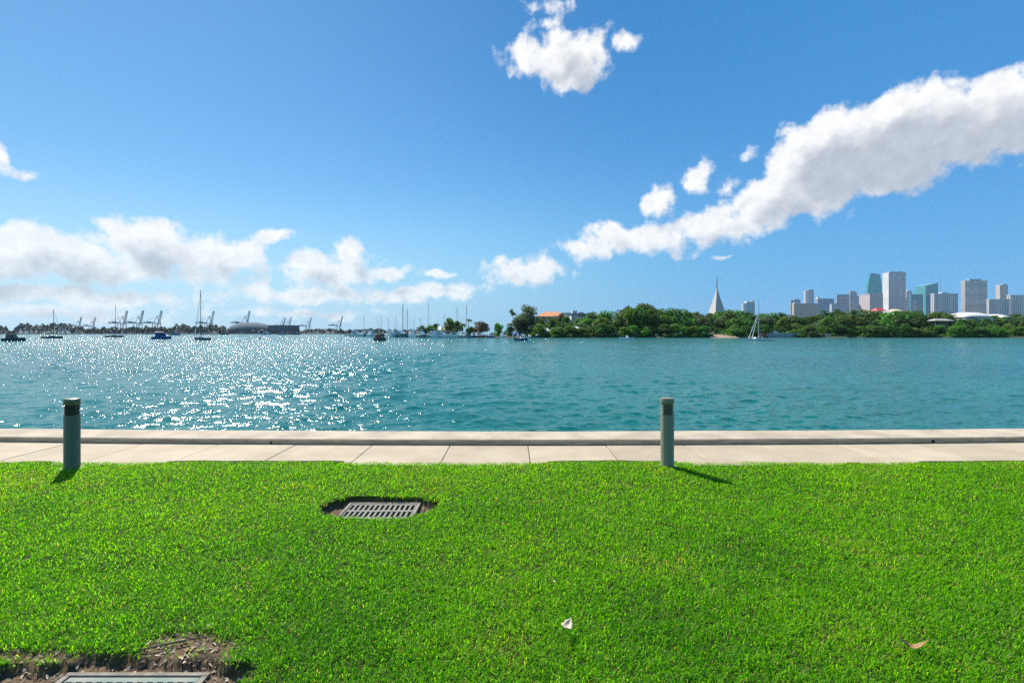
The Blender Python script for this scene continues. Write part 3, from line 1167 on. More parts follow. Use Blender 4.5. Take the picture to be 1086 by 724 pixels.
# the marina's own trees
MG = 'trees among the marina boats'
for (nm, lab, px, top, d, w, tone, cr_) in (
        ('casuarina_tree', 'very tall feathery grey-green tree beside the orange tiled roof', 558, 320.5, 285, 21, 'grey-green', PINE),
        ('casuarina_tree', 'leaning thin feathery tree with one dark tuft beside the tall feathery tree', 551, 334, 288, 9, 'grey-green', PINE),
        ('broadleaf_tree', 'lone bushy green tree taller than its palms above the white marina boats', 476, 335.5, 276, 10.5, 'olive green', BROAD),
        ('broadleaf_tree', 'dark green tree right behind the lone bushy marina tree', 485, 339, 284, 8, 'deep green', BROAD),
        ('broadleaf_tree', 'wide rusty brown dome-shaped tree over the red and white boat', 510, 339.5, 282, 13, 'rusty brown', BROAD),
        ('broadleaf_tree', 'small olive tree at the left foot of the rusty brown tree', 499, 345.5, 276, 7, 'olive green', BUSH),
        ('broadleaf_tree', 'compact bright green tree above the white cruiser near the feathery tree', 528, 342, 276, 8.5, 'bright green', BUSH),
        ('broadleaf_tree', 'low olive bushy tree at the marina end nearest the two tall masts', 447, 344.5, 280, 7, 'olive green', BUSH),
        ('broadleaf_tree', 'low green bushy tree beside the single thin mast in the marina', 456, 343.5, 280, 8, 'bright green', BUSH),
        ('broadleaf_tree', 'small dark tree standing between the low bushy trees and lone tall one', 462, 342.5, 286, 5, 'deep green', BROAD),
        ('broadleaf_tree', 'dark bush at the foot of the very tall feathery tree', 541, 345, 280, 8, 'deep green', BUSH),
        ('broadleaf_tree', 'rusty round-topped tree covering the right end of orange roof', 595, 331.0, 300, 9.5, 'rusty brown', BROAD),
        ('broadleaf_tree', 'dark green tree before the rusty round-topped tree at the villa', 600, 334.5, 292, 10, 'deep green', BUSH),
        ('broadleaf_tree', 'olive tree hiding the villa wall below the roof middle', 584, 336.5, 292, 10, 'olive green', BUSH),
        ('broadleaf_tree', 'olive tree hiding the villa wall near the feathery tree', 573, 337.5, 294, 9, 'olive green', BUSH),
        ('broadleaf_tree', 'deep green bush over the boathouse roof', 578, 343.5, 284, 9, 'deep green', BUSH),
        ('broadleaf_tree', 'bright green tree standing before the flat white house', 613, 336.5, 300, 11, 'bright green', BUSH),
        ('broadleaf_tree', 'bright green bush behind the blue-canopied boat', 566, 345, 276, 9, 'bright green', BUSH)):
    tree(nm, lab, wx(px, d), d, LAND - .1, w, wz(top, d) - LAND, tone, cr_, int(px), 'tree', MG)


def tuft(px, top, d, r, lab):
    t = thing('casuarina_tree', lab, 'tree', (wx(px, d), d, LAND - .1), 0, MG)
    h = wz(top, d) - LAND
    MB().tube([(1.8, 0, 0), (1.2, 0, h * .4), (.5, 0, h * .7), (0, 0, h - .5)], [.22, .18, .13, .06], 6).build('trunk', bark, t)
    me = crown_mesh('crown', 555, z0=.15, lobes=9, faces=420, size=.09, ragged=.3)
    o = link_mesh('crown', me, TONES['grey-green'], t)
    o.scale = (r * 2, r * 2, r * 2)
    o.location = (0, 0, h - r * 1.7)


tuft(543, 328.5, 284, 2.3, 'slender leaning tree with one dark tuft left of the tall feathery tree')


def palm(px, top, d, lab, seed, fr=2.6, group=None):
    rng = random.Random(seed)
    h = wz(top, d) - LAND - fr * .35
    t = thing('palm_tree', lab, 'palm', (wx(px, d), d, LAND - .1), 0, group)
    lx = rng.uniform(-.6, .6)
    MB().tube([(0, 0, 0), (lx * .3, 0, h * .5), (lx, 0, h)], [.22, .15, .12], 7).build('trunk', bark, t, True)
    V, T = [], []
    for k in range(22):
        a = 2 * PI * k / 22 + rng.uniform(-.2, .2)
        up = rng.uniform(-.5, 1.0)
        dirv = Vector((math.cos(a), math.sin(a), 0))
        sd = Vector((-math.sin(a), math.cos(a), 0))
        prev = None
        tt = rng.random()
        for i in range(7):
            s_ = i / 6
            c = Vector((lx, 0, h)) + dirv * fr * s_ + Vector((0, 0, fr * (up * .6 * s_ - .75 * s_ * s_)))
            w_ = fr * .16 * math.sin(PI * (.12 + .86 * s_))
            cur = (c - sd * w_ - Vector((0, 0, w_ * .5)), c, c + sd * w_ - Vector((0, 0, w_ * .5)))
            if prev:
                for j in (0, 1):
                    V += [prev[j], prev[j + 1], cur[j + 1], cur[j]]
                    T += [tt] * 4
            prev = cur
    V = np.array([tuple(v) for v in V])
    numpy_mesh('crown', V, np.arange(len(V)).reshape(-1, 4), TONES['deep green'], t, attr=T)


PG = 'palms on the far shore'
for (px, top, d, lab) in ((496.5, 336.8, 278, 'slim palm rising alone left of the rusty brown tree'), (491, 341.5, 276, 'shorter palm leaning beside the slim palm near the rusty tree'),
                          (462, 341.5, 274, 'small palm between the low bushy marina trees'), (873, 327.5, 289, 'palm with drooping crown right of the round tower'),
                          (879, 330, 287, 'lower palm beside the drooping palm near the round tower'), (888, 326.5, 290, 'palm standing before the stepped blue-grey offices'),
                          (1056, 333, 286, 'palm at the right end of the arched white roof'), (1066, 334.5, 287, 'palm in front of the small second white arched roof'),
                          (541, 341, 280, 'tiny palm left of the very tall feathery tree')):
    palm(px, top, d, lab, int(px), 2.4, PG)


# far woods that read as one mass
def build_far_woods(name, label, bands, m, seed):
    rng = np.random.default_rng(seed)
    V, T = [], []
    for (p0, p1, d0, d1, h0, h1, n) in bands:
        px = rng.uniform(p0, p1, n)
        d = rng.uniform(d0, d1, n)
        env = .75 + .35 * vnoise(px * .085, px * 0, seed) + .22 * vnoise(px * .31, px * 0 + 5, seed + 1)
        hmax = (h0 + (h1 - h0) * rng.uniform(0, 1, n)) * env
        z = -.4 + hmax * rng.beta(1.6, 1.0, n)
        c = np.stack([(px - PX0) / F * d, d, z], -1)
        nrm = rng.normal(size=(n, 3)) + np.array([0, -.4, .5])
        nrm /= np.linalg.norm(nrm, axis=1)[:, None]
        t = np.cross(nrm, rng.normal(size=(n, 3)))
        t /= np.linalg.norm(t, axis=1)[:, None]
        u = np.cross(nrm, t)
        s = (d0 / 520 * rng.uniform(.4, .95, n))[:, None]
        V.append(np.stack([c - t * s, c - u * s * .7, c + t * s, c + u * s * .7], 1).reshape(-1, 3))
        T.append(np.repeat(rng.uniform(0, 1, n), 4))
    V, T = np.concatenate(V), np.concatenate(T)
    o = numpy_mesh(name, V, np.arange(len(V)).reshape(-1, 4), m, attr=T)
    tag(o, label, 'woods', kind='stuff')


build_far_woods('undergrowth', 'dark undergrowth filling the island wood between its trunks',
                [(568, 1112, 296, 330, 8.5, 11.5, 12000), (574, 1112, 271, 286, 4.0, 6.0, 14000)], TONES['deep green'], 79)
farleaf = leafmat('leaves_far_hazed', (.028, .055, .044), (.050, .082, .066), .0)  # greens paled towards blue, so the distance haze sits in the leaf colour
build_far_woods('far_woods', 'long dark low treeline on the far left shore under the cranes',
                [(-60, 238, 915, 980, 15.5, 17.5, 20000), (-460, -60, 915, 980, 14, 17, 16000), (100, 240, 930, 990, 14, 16, 4000), (236, 470, 960, 1060, 8, 11, 9000), (360, 470, 700, 760, 6, 9, 5000)], farleaf, 77)


# ================================================================== BUILDINGS
white_m = paint('white_wall', (.72, .70, .66), (.60, .58, .55), scale=.3, rough=.8)
grey_m = paint('grey_wall', (.34, .34, .34), (.27, .27, .28), scale=.2, rough=.8)
dark_m = paint('dark_opening', (.03, .035, .04), rough=.3)
tile_m = paint('orange_tile', (.62, .25, .09), (.48, .18, .07), scale=.8, rough=.8)
cream_m = paint('cream_wall', (.62, .50, .34), (.52, .41, .28), scale=.4, rough=.85)


def build_orange_roof():
    d = 322
    k = d / F
    x0, x1 = wx(568, d), wx(602, d)
    zt, ze = wz(329.8, d), wz(335.5, d)
    t = thing('villa', 'cream villa with orange tiled hip roof beside the tall feathery tree', 'house', ((x0 + x1) / 2, d, LAND))
    w = (x1 - x0) / 2
    dp = 8
    base = -LAND
    MB().box(-w + .8, w - .8, 0, 2 * dp, -.2, ze + base - .15).build('wall', cream_m, t)
    rf = MB()
    e, r = ze + base, zt + base
    rf.add([(-w, -1, e), (w, -1, e), (w, 2 * dp + 1, e), (-w, 2 * dp + 1, e), (-w + 7, dp, r), (w - 6, dp, r)], [(0, 1, 5, 4), (1, 2, 5), (2, 3, 4, 5), (3, 0, 4), (3, 2, 1, 0)])
    rf.build('roof', tile_m, t)
    for kx in (-.55, -.2, .15, .5):
        MB().box(w * kx, w * kx + 1.2, -.06, .1, e - 2.3, e - .7).build('window', dark_m, t)
    MB().box(w * .1, w * .1 + 3, -2.0, -.4, e - 1.6, e + .3).build('dormer', cream_m, t)
    MB().box(w * .62, w * 1.25, 2, 9, e + .3, r - .9).build('roof_terrace', white_m, t)


build_orange_roof()


def build_white_house():
    d = 330
    x0, x1 = wx(606, d), wx(627, d)
    t = thing('flat_house', 'white flat-roofed house showing above the wood right of orange roof', 'house', ((x0 + x1) / 2, d, LAND))
    w, top = (x1 - x0) / 2, wz(332.2, d) - LAND
    MB().box(-w, w, 0, 12, -.2, top - .5).build('wall', white_m, t)
    MB().box(-w - .4, w + .6, -.6, 12.5, top - .49, top).build('roof', grey_m, t)
    MB().box(-w + .6, -w + 4, 1, 6, top + .003, top + 2.0).build('stair_tower', white_m, t)
    MB().box(-w * .2, w * .3, 3, 7, top + .003, top + .9).build('roof_plant', grey_m, t)
    for k in range(5):
        MB().box(-w + 4.6 + k * 1.7, -w + 5.8 + k * 1.7, -.05, .1, top - 2.3, top - 1.0).build('window', dark_m, t)


build_white_house()


def build_small(name, label, cat, px0, px1, pytop, pyeave, d, wallm_, roofm, base=LAND, posts=False, gable=True):
    x0, x1 = wx(px0, d), wx(px1, d)
    t = thing(name, label, cat, ((x0 + x1) / 2, d, base))
    w, rt_, ev = (x1 - x0) / 2, wz(pytop, d) - base, wz(pyeave, d) - base
    if posts:
        for kx in (-.85, -.3, .3, .85):
            for ky in (.4, 5.0):
                MB().lathe([(.0, -.1), (.16, -.1), (.13, ev), (.0, ev)], 8, (w * kx, ky)).build('post', wallm_, t)
        MB().box(-w * .5, w * .5, 3.2, 4.8, -.1, ev * .8).build('back_wall', wallm_, t)
    else:
        MB().box(-w * .94, w * .94, 0, 6, -.2, ev).build('wall', wallm_, t)
        MB().box(-w * .2, w * .25, -.05, .1, -.1, ev * .7).build('door', dark_m, t)
        MB().box(w * .45, w * .75, -.05, .1, ev * .4, ev * .75).build('window', dark_m, t)
    rf = MB()
    rf.add([(-w, -.6, ev + .003), (w, -.6, ev + .003), (w, 6.6, ev + .003), (-w, 6.6, ev + .003), (-w * .55, 3, rt_), (w * .55, 3, rt_)], [(0, 1, 5, 4), (1, 2, 5), (2, 3, 4, 5), (3, 0, 4), (3, 2, 1, 0)])
    rf.build('roof', roofm, t)


lilac = paint('lilac_wall', (.36, .30, .36), rough=.8)
palegrey = paint('pale_grey_roof', (.55, .56, .55), (.45, .46, .46), scale=.3, rough=.7)
redm = paint('red_roof', (.50, .06, .05), rough=.7)
build_small('boathouse', 'low grey boathouse with lilac walls at the water below the orange roof', 'boathouse', 570, 584, 347.5, 351, 268, lilac, palegrey)
build_small('shed', 'small pale-roofed shed in a gap of the wood right of the boathouse', 'shed', 606, 615, 346.2, 348.0, 268, grey_m, palegrey)
build_small('pavilion', 'open pavilion with pale roof on posts amid trees below ribbed block', 'pavilion', 991, 1012, 337.6, 340.0, 281, grey_m, grey_m, posts=True)
build_small('marquee', 'small red-roofed marquee at the foot of the tall pale tower', 'marquee', 930, 940, 326.2, 329.5, 318, white_m, redm, posts=True)
build_small('kiosk', 'small tan-roofed kiosk right of the red marquee', 'kiosk', 948, 957, 327.4, 329.6, 318, white_m, cream_m)


def build_arch(name, label, px0, px1, pytop, pybot, d):
    """long shallow vaulted white roof whose near slope shows above the trees"""
    x0, x1 = wx(px0, d), wx(px1, d)
    zt, zb = wz(pytop, d) - LAND, wz(pybot, d) - LAND
    t = thing(name, label, 'hall', ((x0 + x1) / 2, d, LAND))
    w, D = (x1 - x0) / 2, 18.0
    n, k = 14, 12
    V, F_ = [], []
    for i in range(n + 1):
        u = i / n * 2 - 1
        rise = (1 - abs(u) ** 3.5) ** .6
        for j in range(k + 1):
            v = j / k
            V.append((u * w, v * D, zb + (zt - zb) * rise * math.sin(PI * v) ** .8))
    for i in range(n):
        for j in range(k):
            a = i * (k + 1) + j
            F_.append((a, a + k + 1, a + k + 2, a + 1))
    o = MB().add(V, F_).build('roof', white_m, t, True)
    sd = o.modifiers.new('thickness', 'SOLIDIFY')
    sd.thickness = .4
    MB().box(-w * .95, w * .95, .6, D - .6, -.2, zb - .42).build('wall', white_m, t)
    for q in range(6):
        x = -w * .85 + q * w * .32
        MB().box(x, x + w * .18, .5, .7, zb * .3, zb * .75).build('window', dark_m, t)


build_arch('vaulted_hall', 'long arched white roof among the trees below the skyline', 1024, 1058, 330.6, 336, 300)
build_arch('vaulted_hall', 'short arched white roof just right of the long arched roof', 1064, 1074, 332.6, 336.5, 303)


def build_spire():
    d = 345
    x = wx(760.3, d)
    t = thing('church_spire', 'pale grey concave pyramid spire with thin mast above the wood', 'spire', (x, d, LAND), R(13))
    zt, zb = wz(304, d) - LAND, 0
    n = 14
    V, F_ = [], []
    hw0 = 7.0 / F * d * 1.04
    z_ref = wz(329, d) - LAND
    for i in range(n + 1):
        s_ = i / n
        z = zt * s_
        sr = (zt - z) / (zt - z_ref)
        hw = max(.12, hw0 * (.80 * sr + .20 * sr ** 1.6) * .74)
        V += [(-hw, -hw, z), (hw, -hw, z), (hw, hw, z), (-hw, hw, z)]
    for i in range(n):
        for k in range(4):
            a, b_ = i * 4 + k, i * 4 + (k + 1) % 4
            F_.append((a, b_, b_ + 4, a + 4))
    F_.append((n * 4, n * 4 + 1, n * 4 + 2, n * 4 + 3))
    conc_s = paint('spire_concrete', (.62, .58, .53), (.52, .49, .46), scale=.25, rough=.85)
    MB().add(V, F_).build('body', conc_s, t)
    ztop = wz(292.5, d) - LAND
    m = MB().tube([(0, 0, zt - 1.5), (0, 0, zt + (ztop - zt) * .5), (0, 0, ztop)], [.34, .24, .10], 8)
    m.build('mast', paint('spire_mast', (.16, .16, .15), rough=.6), t)


build_spire()

# ------------------------------------------------------------------ the skyline
F_grid = facade('facade_pale_grid', (.58, .58, .60), (.10, .13, .17), 7, 7.5, 1.6)
F_bands = facade('facade_bands', (.62, .58, .54), (.16, .17, .19), 400, 7.5, 1.9)
F_ribs = facade('facade_ribs', (.66, .64, .63), (.15, .17, .21), 9, 300, 2.6)
F_pink = facade('facade_pink', (.62, .52, .48), (.32, .27, .27), 8, 8, 2.0)  # pink stone with haze fade mixed in, less saturated
F_beige = facade('facade_beige', (.56, .47, .38), (.32, .28, .24), 10, 6, 1.6)  # beige wall paled, part of the haze painted in
F_teal = facade('facade_teal_glass', (.05, .22, .25), (.03, .30, .33), 9, 8, .6, rough=.12, spec=1.0)
F_blue = facade('facade_blue_glass', (.32, .39, .46), (.14, .21, .29), 14, 7.5, 1.2, rough=.15, spec=.8)
F_deep = facade('facade_deep_teal', (.02, .14, .19), (.01, .17, .24), 9, 8, .6, rough=.12, spec=1.0)
F_lilac = facade('facade_lilac', (.58, .57, .61), (.29, .32, .38), 9, 8, 1.8)  # wall tone lightened to carry some haze fade
plain_white = paint('tower_white', (.72, .70, .68), (.62, .60, .59), scale=.02, rough=.7)
plain_grey = paint('tower_grey', (.36, .38, .40), scale=.02, rough=.7)
BASE = -.3
TG = 'skyline towers across the bay'


class Tower:
    """px0: far-left edge of the side wall, pxf: left edge of the front, px1: right edge of the front"""

    def __init__(self, label, px0, pxf, px1, top, d, m, name='office_tower', shape=None):
        self.d = d
        x0, x1 = wx(pxf, d), wx(px1, d)
        self.D = max(12.0, d * ((pxf - PX0) / (px0 - PX0) - 1)) if px0 < pxf else 26.0
        self.w = (x1 - x0) / 2
        self.t = thing(name, label, 'tower', ((x0 + x1) / 2, d, BASE), 0, TG)
        self.h = wz(top, d) - BASE
        self.m = m
        w, D, h = self.w, self.D, self.h
        if shape == 'round':
            MB().lathe([(0, -1), (w, -1), (w, h), (0, h)], 28, (0, w)).build('body', m, self.t, True)
        elif shape == 'slant':
            mb = MB()
            lo = h - 16
            mb.add([(-w, 0, -1), (w, 0, -1), (w, D, -1), (-w, D, -1), (-w, 0, lo), (w, 0, h), (w, D, h), (-w, D, lo)],
                   [(0, 3, 2, 1), (4, 5, 6, 7), (0, 1, 5, 4), (1, 2, 6, 5), (2, 3, 7, 6), (3, 0, 4, 7)])
            mb.build('body', m, self.t)
        elif shape == 'taper':
            mb = MB()
            z = h * .80
            a, b_ = w * .93, w * .66
            mb.add([(-w, 0, -1), (w, 0, -1), (w, D, -1), (-w, D, -1), (-a, 0, z), (a, 0, z), (a, D, z), (-a, D, z), (-b_, 0, h), (b_, 0, h), (b_, D, h), (-b_, D, h)],
                   [(0, 3, 2, 1)] + [(q, (q + 1) % 4, (q + 1) % 4 + 4, q + 4) for q in range(4)] + [(q + 4, (q + 1) % 4 + 4, (q + 1) % 4 + 8, q + 8) for q in range(4)] + [(8, 9, 10, 11)])
            mb.build('body', m, self.t)
        else:
            MB().box(-w, w, 0, D, -1, h).build('body', m, self.t)

    def part(self, name, m, x0, x1, z0, z1, y0=None, y1=None):
        """fractions of half width for x; metres above the ground for z"""
        w = self.w
        MB().box(x0 * w, x1 * w, self.D * .15 if y0 is None else y0, self.D * .85 if y1 is None else y1, z0, z1).build(name, m, self.t)
        return self

    def roof(self, m, x0, x1, rise):
        return self.part('roof_plant', m, x0, x1, self.h + .02, self.h + rise)

    def parapet(self, m, th=2.5):
        w, h, D = self.w, self.h, self.D
        mb = MB().box(-w - .8, w + .8, -.8, D + .8, h + .01, h + th)
        mb.build('parapet', m, self.t)
        return self

    def fins(self, n, m, z0=0.0, z1=None, wd=1.6):
        w = self.w
        me = None
        for k in range(n):
            x = -w + 2 * w * (k + .5) / n
            if me is None:
                o = MB().box(-wd / 2, wd / 2, -1.0, -.01, z0, z1 or self.h - 1).build('fin', m, self.t)
                me = o.data
            else:
                o = bpy.data.objects.new('fin', me)
                COL.objects.link(o)
                o.parent = self.t
            o.location.x = x
        return self

    def bands(self, n, m, z0, z1, th=1.6):
        w = self.w
        me = None
        for k in range(n):
            z = z0 + (z1 - z0) * k / max(1, n - 1)
            if me is None:
                o = MB().box(-w - .6, w + .6, -.7, -.01, 0, th).build('floor_band', m, self.t)
                me = o.data
            else:
                o = bpy.data.objects.new('floor_band', me)
                COL.objects.link(o)
                o.parent = self.t
            o.location.z = z
        return self


Tower('small grey rounded apartment block between the spire and sailboat mast', 790, 790, 803, 321.0, 1500, F_lilac, shape='round').roof(plain_white, -.6, .2, 4).roof(plain_grey, .3, .6, 6)
Tower('low grey block with stepped top left of the round tower', 837.5, 839, 849, 318.0, 2100, F_blue).roof(plain_white, -.3, .9, 4)
Tower('long low beige block in front of the round tower', 840, 842, 868, 322.3, 1900, F_beige).parapet(plain_white).part('stair_head', plain_white, -.95, -.5, 112.02, 118)
Tower('slim round grey tower at the left end of the skyline', 856, 856, 865.3, 307.8, 2300, F_lilac, shape='round').roof(plain_grey, -.5, .5, 4)
Tower('white-edged blue-grey office block right of the round tower', 865, 867.5, 884.5, 317.0, 2150, F_blue).parapet(plain_white).part('corner_block', plain_white, -1.0, -.72, 149.5, 158)
Tower('wide blue-grey office block with pale middle band', 885.6, 887.5, 901, 312.2, 2300, F_blue).bands(3, plain_white, 90, 166)
Tower('low pale office annex before the wide blue-grey block', 880, 882, 897, 322.5, 1950, F_lilac).parapet(plain_grey, 2)
Tower('plain darker blue office block right of the wide banded one', 899.5, 901.5, 909, 309.5, 2350, F_blue).roof(plain_grey, -.8, .5, 5)
Tower('narrow low blue block left of the pinkish block', 906, 907, 912, 314.0, 2400, F_blue).parapet(plain_grey, 2)
Tower('pinkish stone block with pale left side before the teal tower', 911, 922.5, 936.5, 312.0, 2200, F_pink).parapet(plain_white, 2)
tt = Tower('tall teal glass tower with tapered cut-off top', 917.5, 920, 936, 290.7, 2600, F_teal, shape='taper')
tt.part('shoulder', F_blue, -.5, 1.02, 0, 210, -3, -.02).part('crown_box', F_deep, -.45, .25, tt.h + .02, tt.h + 5)
th_ = Tower('tallest pale grid-fronted tower with white left side', 936, 942.8, 960.8, 288.6, 2400, F_grid)
th_.part('side_panel', plain_white, -1.02, -1.0005, 0, th_.h - 2, 1, th_.D - 1).fins(9, plain_white, 0, th_.h - 3, 1.4).roof(plain_grey, -.7, .7, 4)
Tower('narrow pale block between the tallest tower and teal glass tower', 960.4, 961.5, 967.5, 308.3, 2500, F_lilac).roof(plain_white, -.5, .2, 5)
Tower('bright teal glass tower with slanted top right of the tallest', 970, 981.5, 995, 299.5, 2500, F_teal, shape='slant').part('core_strip', F_deep, -1.0, -.25, 0, 190, -2, -.02)
Tower('low dark teal glass block before the slanted teal tower', 964, 966.5, 979, 312.0, 2250, F_deep).part('entrance_bay', F_blue, -.9, -.2, 0, 150, -2, -.02)
tj = Tower('white ribbed office block with flat top right of teal tower', 986.6, 991, 1016, 311.8, 2100, F_ribs)
tj.fins(9, plain_white, 0, tj.h - 2, 2.6).parapet(plain_white, 3).roof(plain_white, -.35, .25, 8)
tk = Tower('broad pale tower with close floor bands and raised roof block', 1019, 1023.5, 1047, 298.0, 2150, F_bands)
tk.bands(22, plain_white, 30, tk.h - 9, 2.4).roof(plain_grey, -.55, .55, 9).parapet(plain_white, 2.5)
Tower('tall narrow pinkish tower behind the long ribbed building', 1056, 1060.5, 1069, 302.0, 2450, F_pink).roof(plain_grey, -.1, .8, 5)
tm = Tower('long pale lilac ribbed building at the skyline right end', 1046, 1049.5, 1071, 317.8, 2050, F_ribs)
tm.fins(8, plain_white, 0, tm.h - 2, 2.2).parapet(plain_white, 2.5)
tn = Tower('taller white ribbed building closing the skyline, partly out of frame', 1067.5, 1071.5, 1104, 313.5, 2120, F_ribs)
tn.fins(9, plain_white, 0, tn.h - 2, 2.6).parapet(plain_white, 3.5)
ant = thing('radio_mast', 'hair-thin radio mast right of the slanted teal tower', 'mast', (wx(997.3, 2600), 2600, BASE))
MB().tube([(0, 0, 0), (0, 0, wz(305, 2600)), (0, 0, wz(293, 2600))], [1.5, 1.1, .6], 6).build('pole', plain_grey, ant)
MB().lathe([(0, 200), (3, 201), (3, 204), (0, 205)], 8).build('antenna_drum', plain_grey, ant)


# ------------------------------------------------------------------ far left: domed hall, warehouse, container cranes
def build_dome():
    d = 985
    x0, x1 = wx(236, d), wx(283, d)
    zt = wz(341.2, d)
    t = thing('domed_hall', 'broad low grey domed hall on the far shore under a crane', 'hall', ((x0 + x1) / 2, d - 20, LAND))
    w = (x1 - x0) / 2
    prof = []
    for i in range(12):
        a = PI / 2 * i / 11
        prof.append((w * math.cos(a) ** .8 + .01, 4 + (zt - 4) * math.sin(a) ** 1.15))
    m = paint('dome_roof_hazed', (.13, .17, .19), (.10, .135, .155), scale=.05, rough=.9, spec=.1)  # grey of dome and warehouse lightened to stand in for haze
    MB().lathe([(0, 4.01)] + prof + [(0, zt)], 40, (0, w)).build('roof', m, t, True)
    MB().lathe([(0, -.2), (w * .98, -.2), (w * .98, 4), (0, 4)], 40, (0, w)).build('wall', grey_m, t)
    t2 = thing('warehouse', 'flat grey warehouse right of the domed hall', 'warehouse', (wx(300, d), d - 10, LAND))
    w2, h2 = 13 / F * d, wz(345.3, d)
    MB().box(-w2, w2, 0, 30, -.2, h2).build('wall', m, t2)
    MB().box(-w2 - 1, w2 + 1, -1, 31, h2 + .02, h2 + 1.4).build('roof', grey_m, t2)
    for k in range(5):
        MB().box(-w2 * .85 + k * w2 * .38, -w2 * .85 + k * w2 * .38 + 5.5, -.15, .1, 0, 6).build('door', dark_m, t2)


build_dome()
crane_m = paint('crane_steel_hazed', (.20, .25, .30), (.17, .21, .255), scale=.02, rough=.7, spec=.2)  # blue-grey crane paint, lightened further to imitate haze in the colour


def make_crane(label):
    t = thing('container_crane', label, 'crane', (0, 0, 0), 0, 'container cranes with raised booms on the far shore')
    for sx in (-12, 12):
        for sy in (-9, 9):
            MB().tube([(sx, sy, 0), (sx, sy, 46)], 1.5, 6).build('leg', crane_m, t)
    pb = MB()
    for sy in (-9, 9):
        pb.tube([(-12, sy, 15), (12, sy, 15)], 1.2, 6).tube([(-12, sy, 15), (12, sy, 44)], .7, 5)
    for sx in (-12, 12):
        pb.tube([(sx, -9, 15), (sx, 9, 15)], 1.0, 6)
    pb.build('portal_frame', crane_m, t)
    gd = MB()
    for sy in (-3.5, 3.5):
        gd.tube([(-62, sy, 44), (14, sy, 44)], 1.5, 6)
        gd.tube([(-62, sy, 49), (-12, sy, 49)], .8, 5)
        for k in range(6):
            gd.tube([(-60 + k * 9, sy, 44), (-55.5 + k * 9, sy, 49), (-51 + k * 9, sy, 44)], .55, 4)
    gd.build('girder', crane_m, t)
    bm_ = MB()
    a = R(79)
    for sy in (-3.5, 3.5):
        p0 = Vector((14, sy, 45))
        u = Vector((math.cos(a), 0, math.sin(a)))
        nrm = Vector((-math.sin(a), 0, math.cos(a)))
        bm_.tube([p0, p0 + u * 57], 1.05, 6)
        bm_.tube([p0 + nrm * 5, p0 + u * 57 + nrm * 3.2], .75, 5)
        for k in range(9):
            bm_.tube([p0 + u * (k * 6.2), p0 + u * (k * 6.2 + 3.1) + nrm * 4.3, p0 + u * (k * 6.2 + 6.2)], .6, 4)
    bm_.build('boom', crane_m, t)
    af = MB().tube([(12, 0, 46), (4, 0, 76)], 1.3, 6).tube([(-12, 0, 46), (4, 0, 76)], 1.0, 6)
    af.build('apex_frame', crane_m, t)
    MB().tube([(4, 0, 76), (-58, 0, 49)], .6, 5).build('back_stay', crane_m, t)
    MB().tube([(4, 0, 76), (14 + 57 * math.cos(a) * .75, 0, 45 + 57 * math.sin(a) * .75)], .6, 5).build('fore_stay', crane_m, t)
    MB().box(-40, -28, -5, 5, 45.6, 52).build('machine_house', crane_m, t)
    MB().box(6, 10, -2, 2, 38, 42).build('cab', crane_m, t)
    return t


def copy_tree(o, parent=None):
    c = o.copy()
    COL.objects.link(c)
    c.parent = parent
    for ch in o.children:
        copy_tree(ch, c)
    return c


CR = [(85.6, 336.0, 'faint far crane standing leftmost over the far treeline'), (100.4, 336.3, 'faint far crane second from the left over the treeline'),
      (134, 329.3, 'large crane right of the thin mast, first of three in a row'), (151, 329.0, 'large crane in the middle of the row of three'),
      (170.6, 329.2, 'large crane closing the row of three over the blue cruiser'), (226, 329.5, 'large crane just right of the tallest mast'),
      (264, 329.2, 'large crane rising behind the domed hall'), (302, 336.2, 'small far crane above the warehouse, left one of a close pair'),
      (308.3, 336.0, 'small far crane above the warehouse, right one of a close pair'), (329.5, 336.2, 'small far crane standing alone right of the warehouse'),
      (362.5, 335.2, 'small far crane with long girder, rightmost of all cranes')]
proto = make_crane(CR[0][2])
TOPZ = 45 + 57 * math.sin(R(79))
for i, (px, top, lab) in enumerate(CR):
    d = (TOPZ - EYE + .3) * F / (PY0 - top)
    o = proto if i == 0 else copy_tree(proto)
    o['label'] = lab
    o.location = (wx(px, d) - 20, d, BASE)
bpy.context.view_layer.update()


# ================================================================== BOATS
gel_white = paint('boat_white', (.86, .85, .83), (.78, .77, .76), scale=.5, rough=.3)
gel_dark = paint('boat_navy_hazed', (.05, .062, .085), rough=.3)  # dark hull colour raised, painting in the softening of far air
gel_blue = paint('boat_blue', (.04, .13, .28), (.03, .10, .22), scale=.5, rough=.35)
gel_grey = paint('boat_grey', (.28, .31, .35), rough=.4)
gel_green = paint('boat_green', (.10, .20, .19), rough=.4)
gel_red = paint('boat_red', (.45, .08, .06), rough=.4)
canvas_blue = paint('canvas_blue', (.02, .10, .38), (.015, .08, .30), scale=1, rough=.8)
canvas_red = paint('canvas_red', (.30, .06, .07), rough=.8)
canvas_tan = paint('canvas_tan', (.50, .38, .24), rough=.8)
alu = paint('mast_aluminium', (.52, .52, .52), rough=.4, metallic=.3)
alu_dark = paint('mast_dark', (.10, .10, .105), rough=.5)
wood_m = paint('dock_wood', (.22, .18, .14), (.15, .12, .09), scale=1.5, rough=.9)
glass_m = paint('boat_glass', (.02, .03, .04), rough=.08)


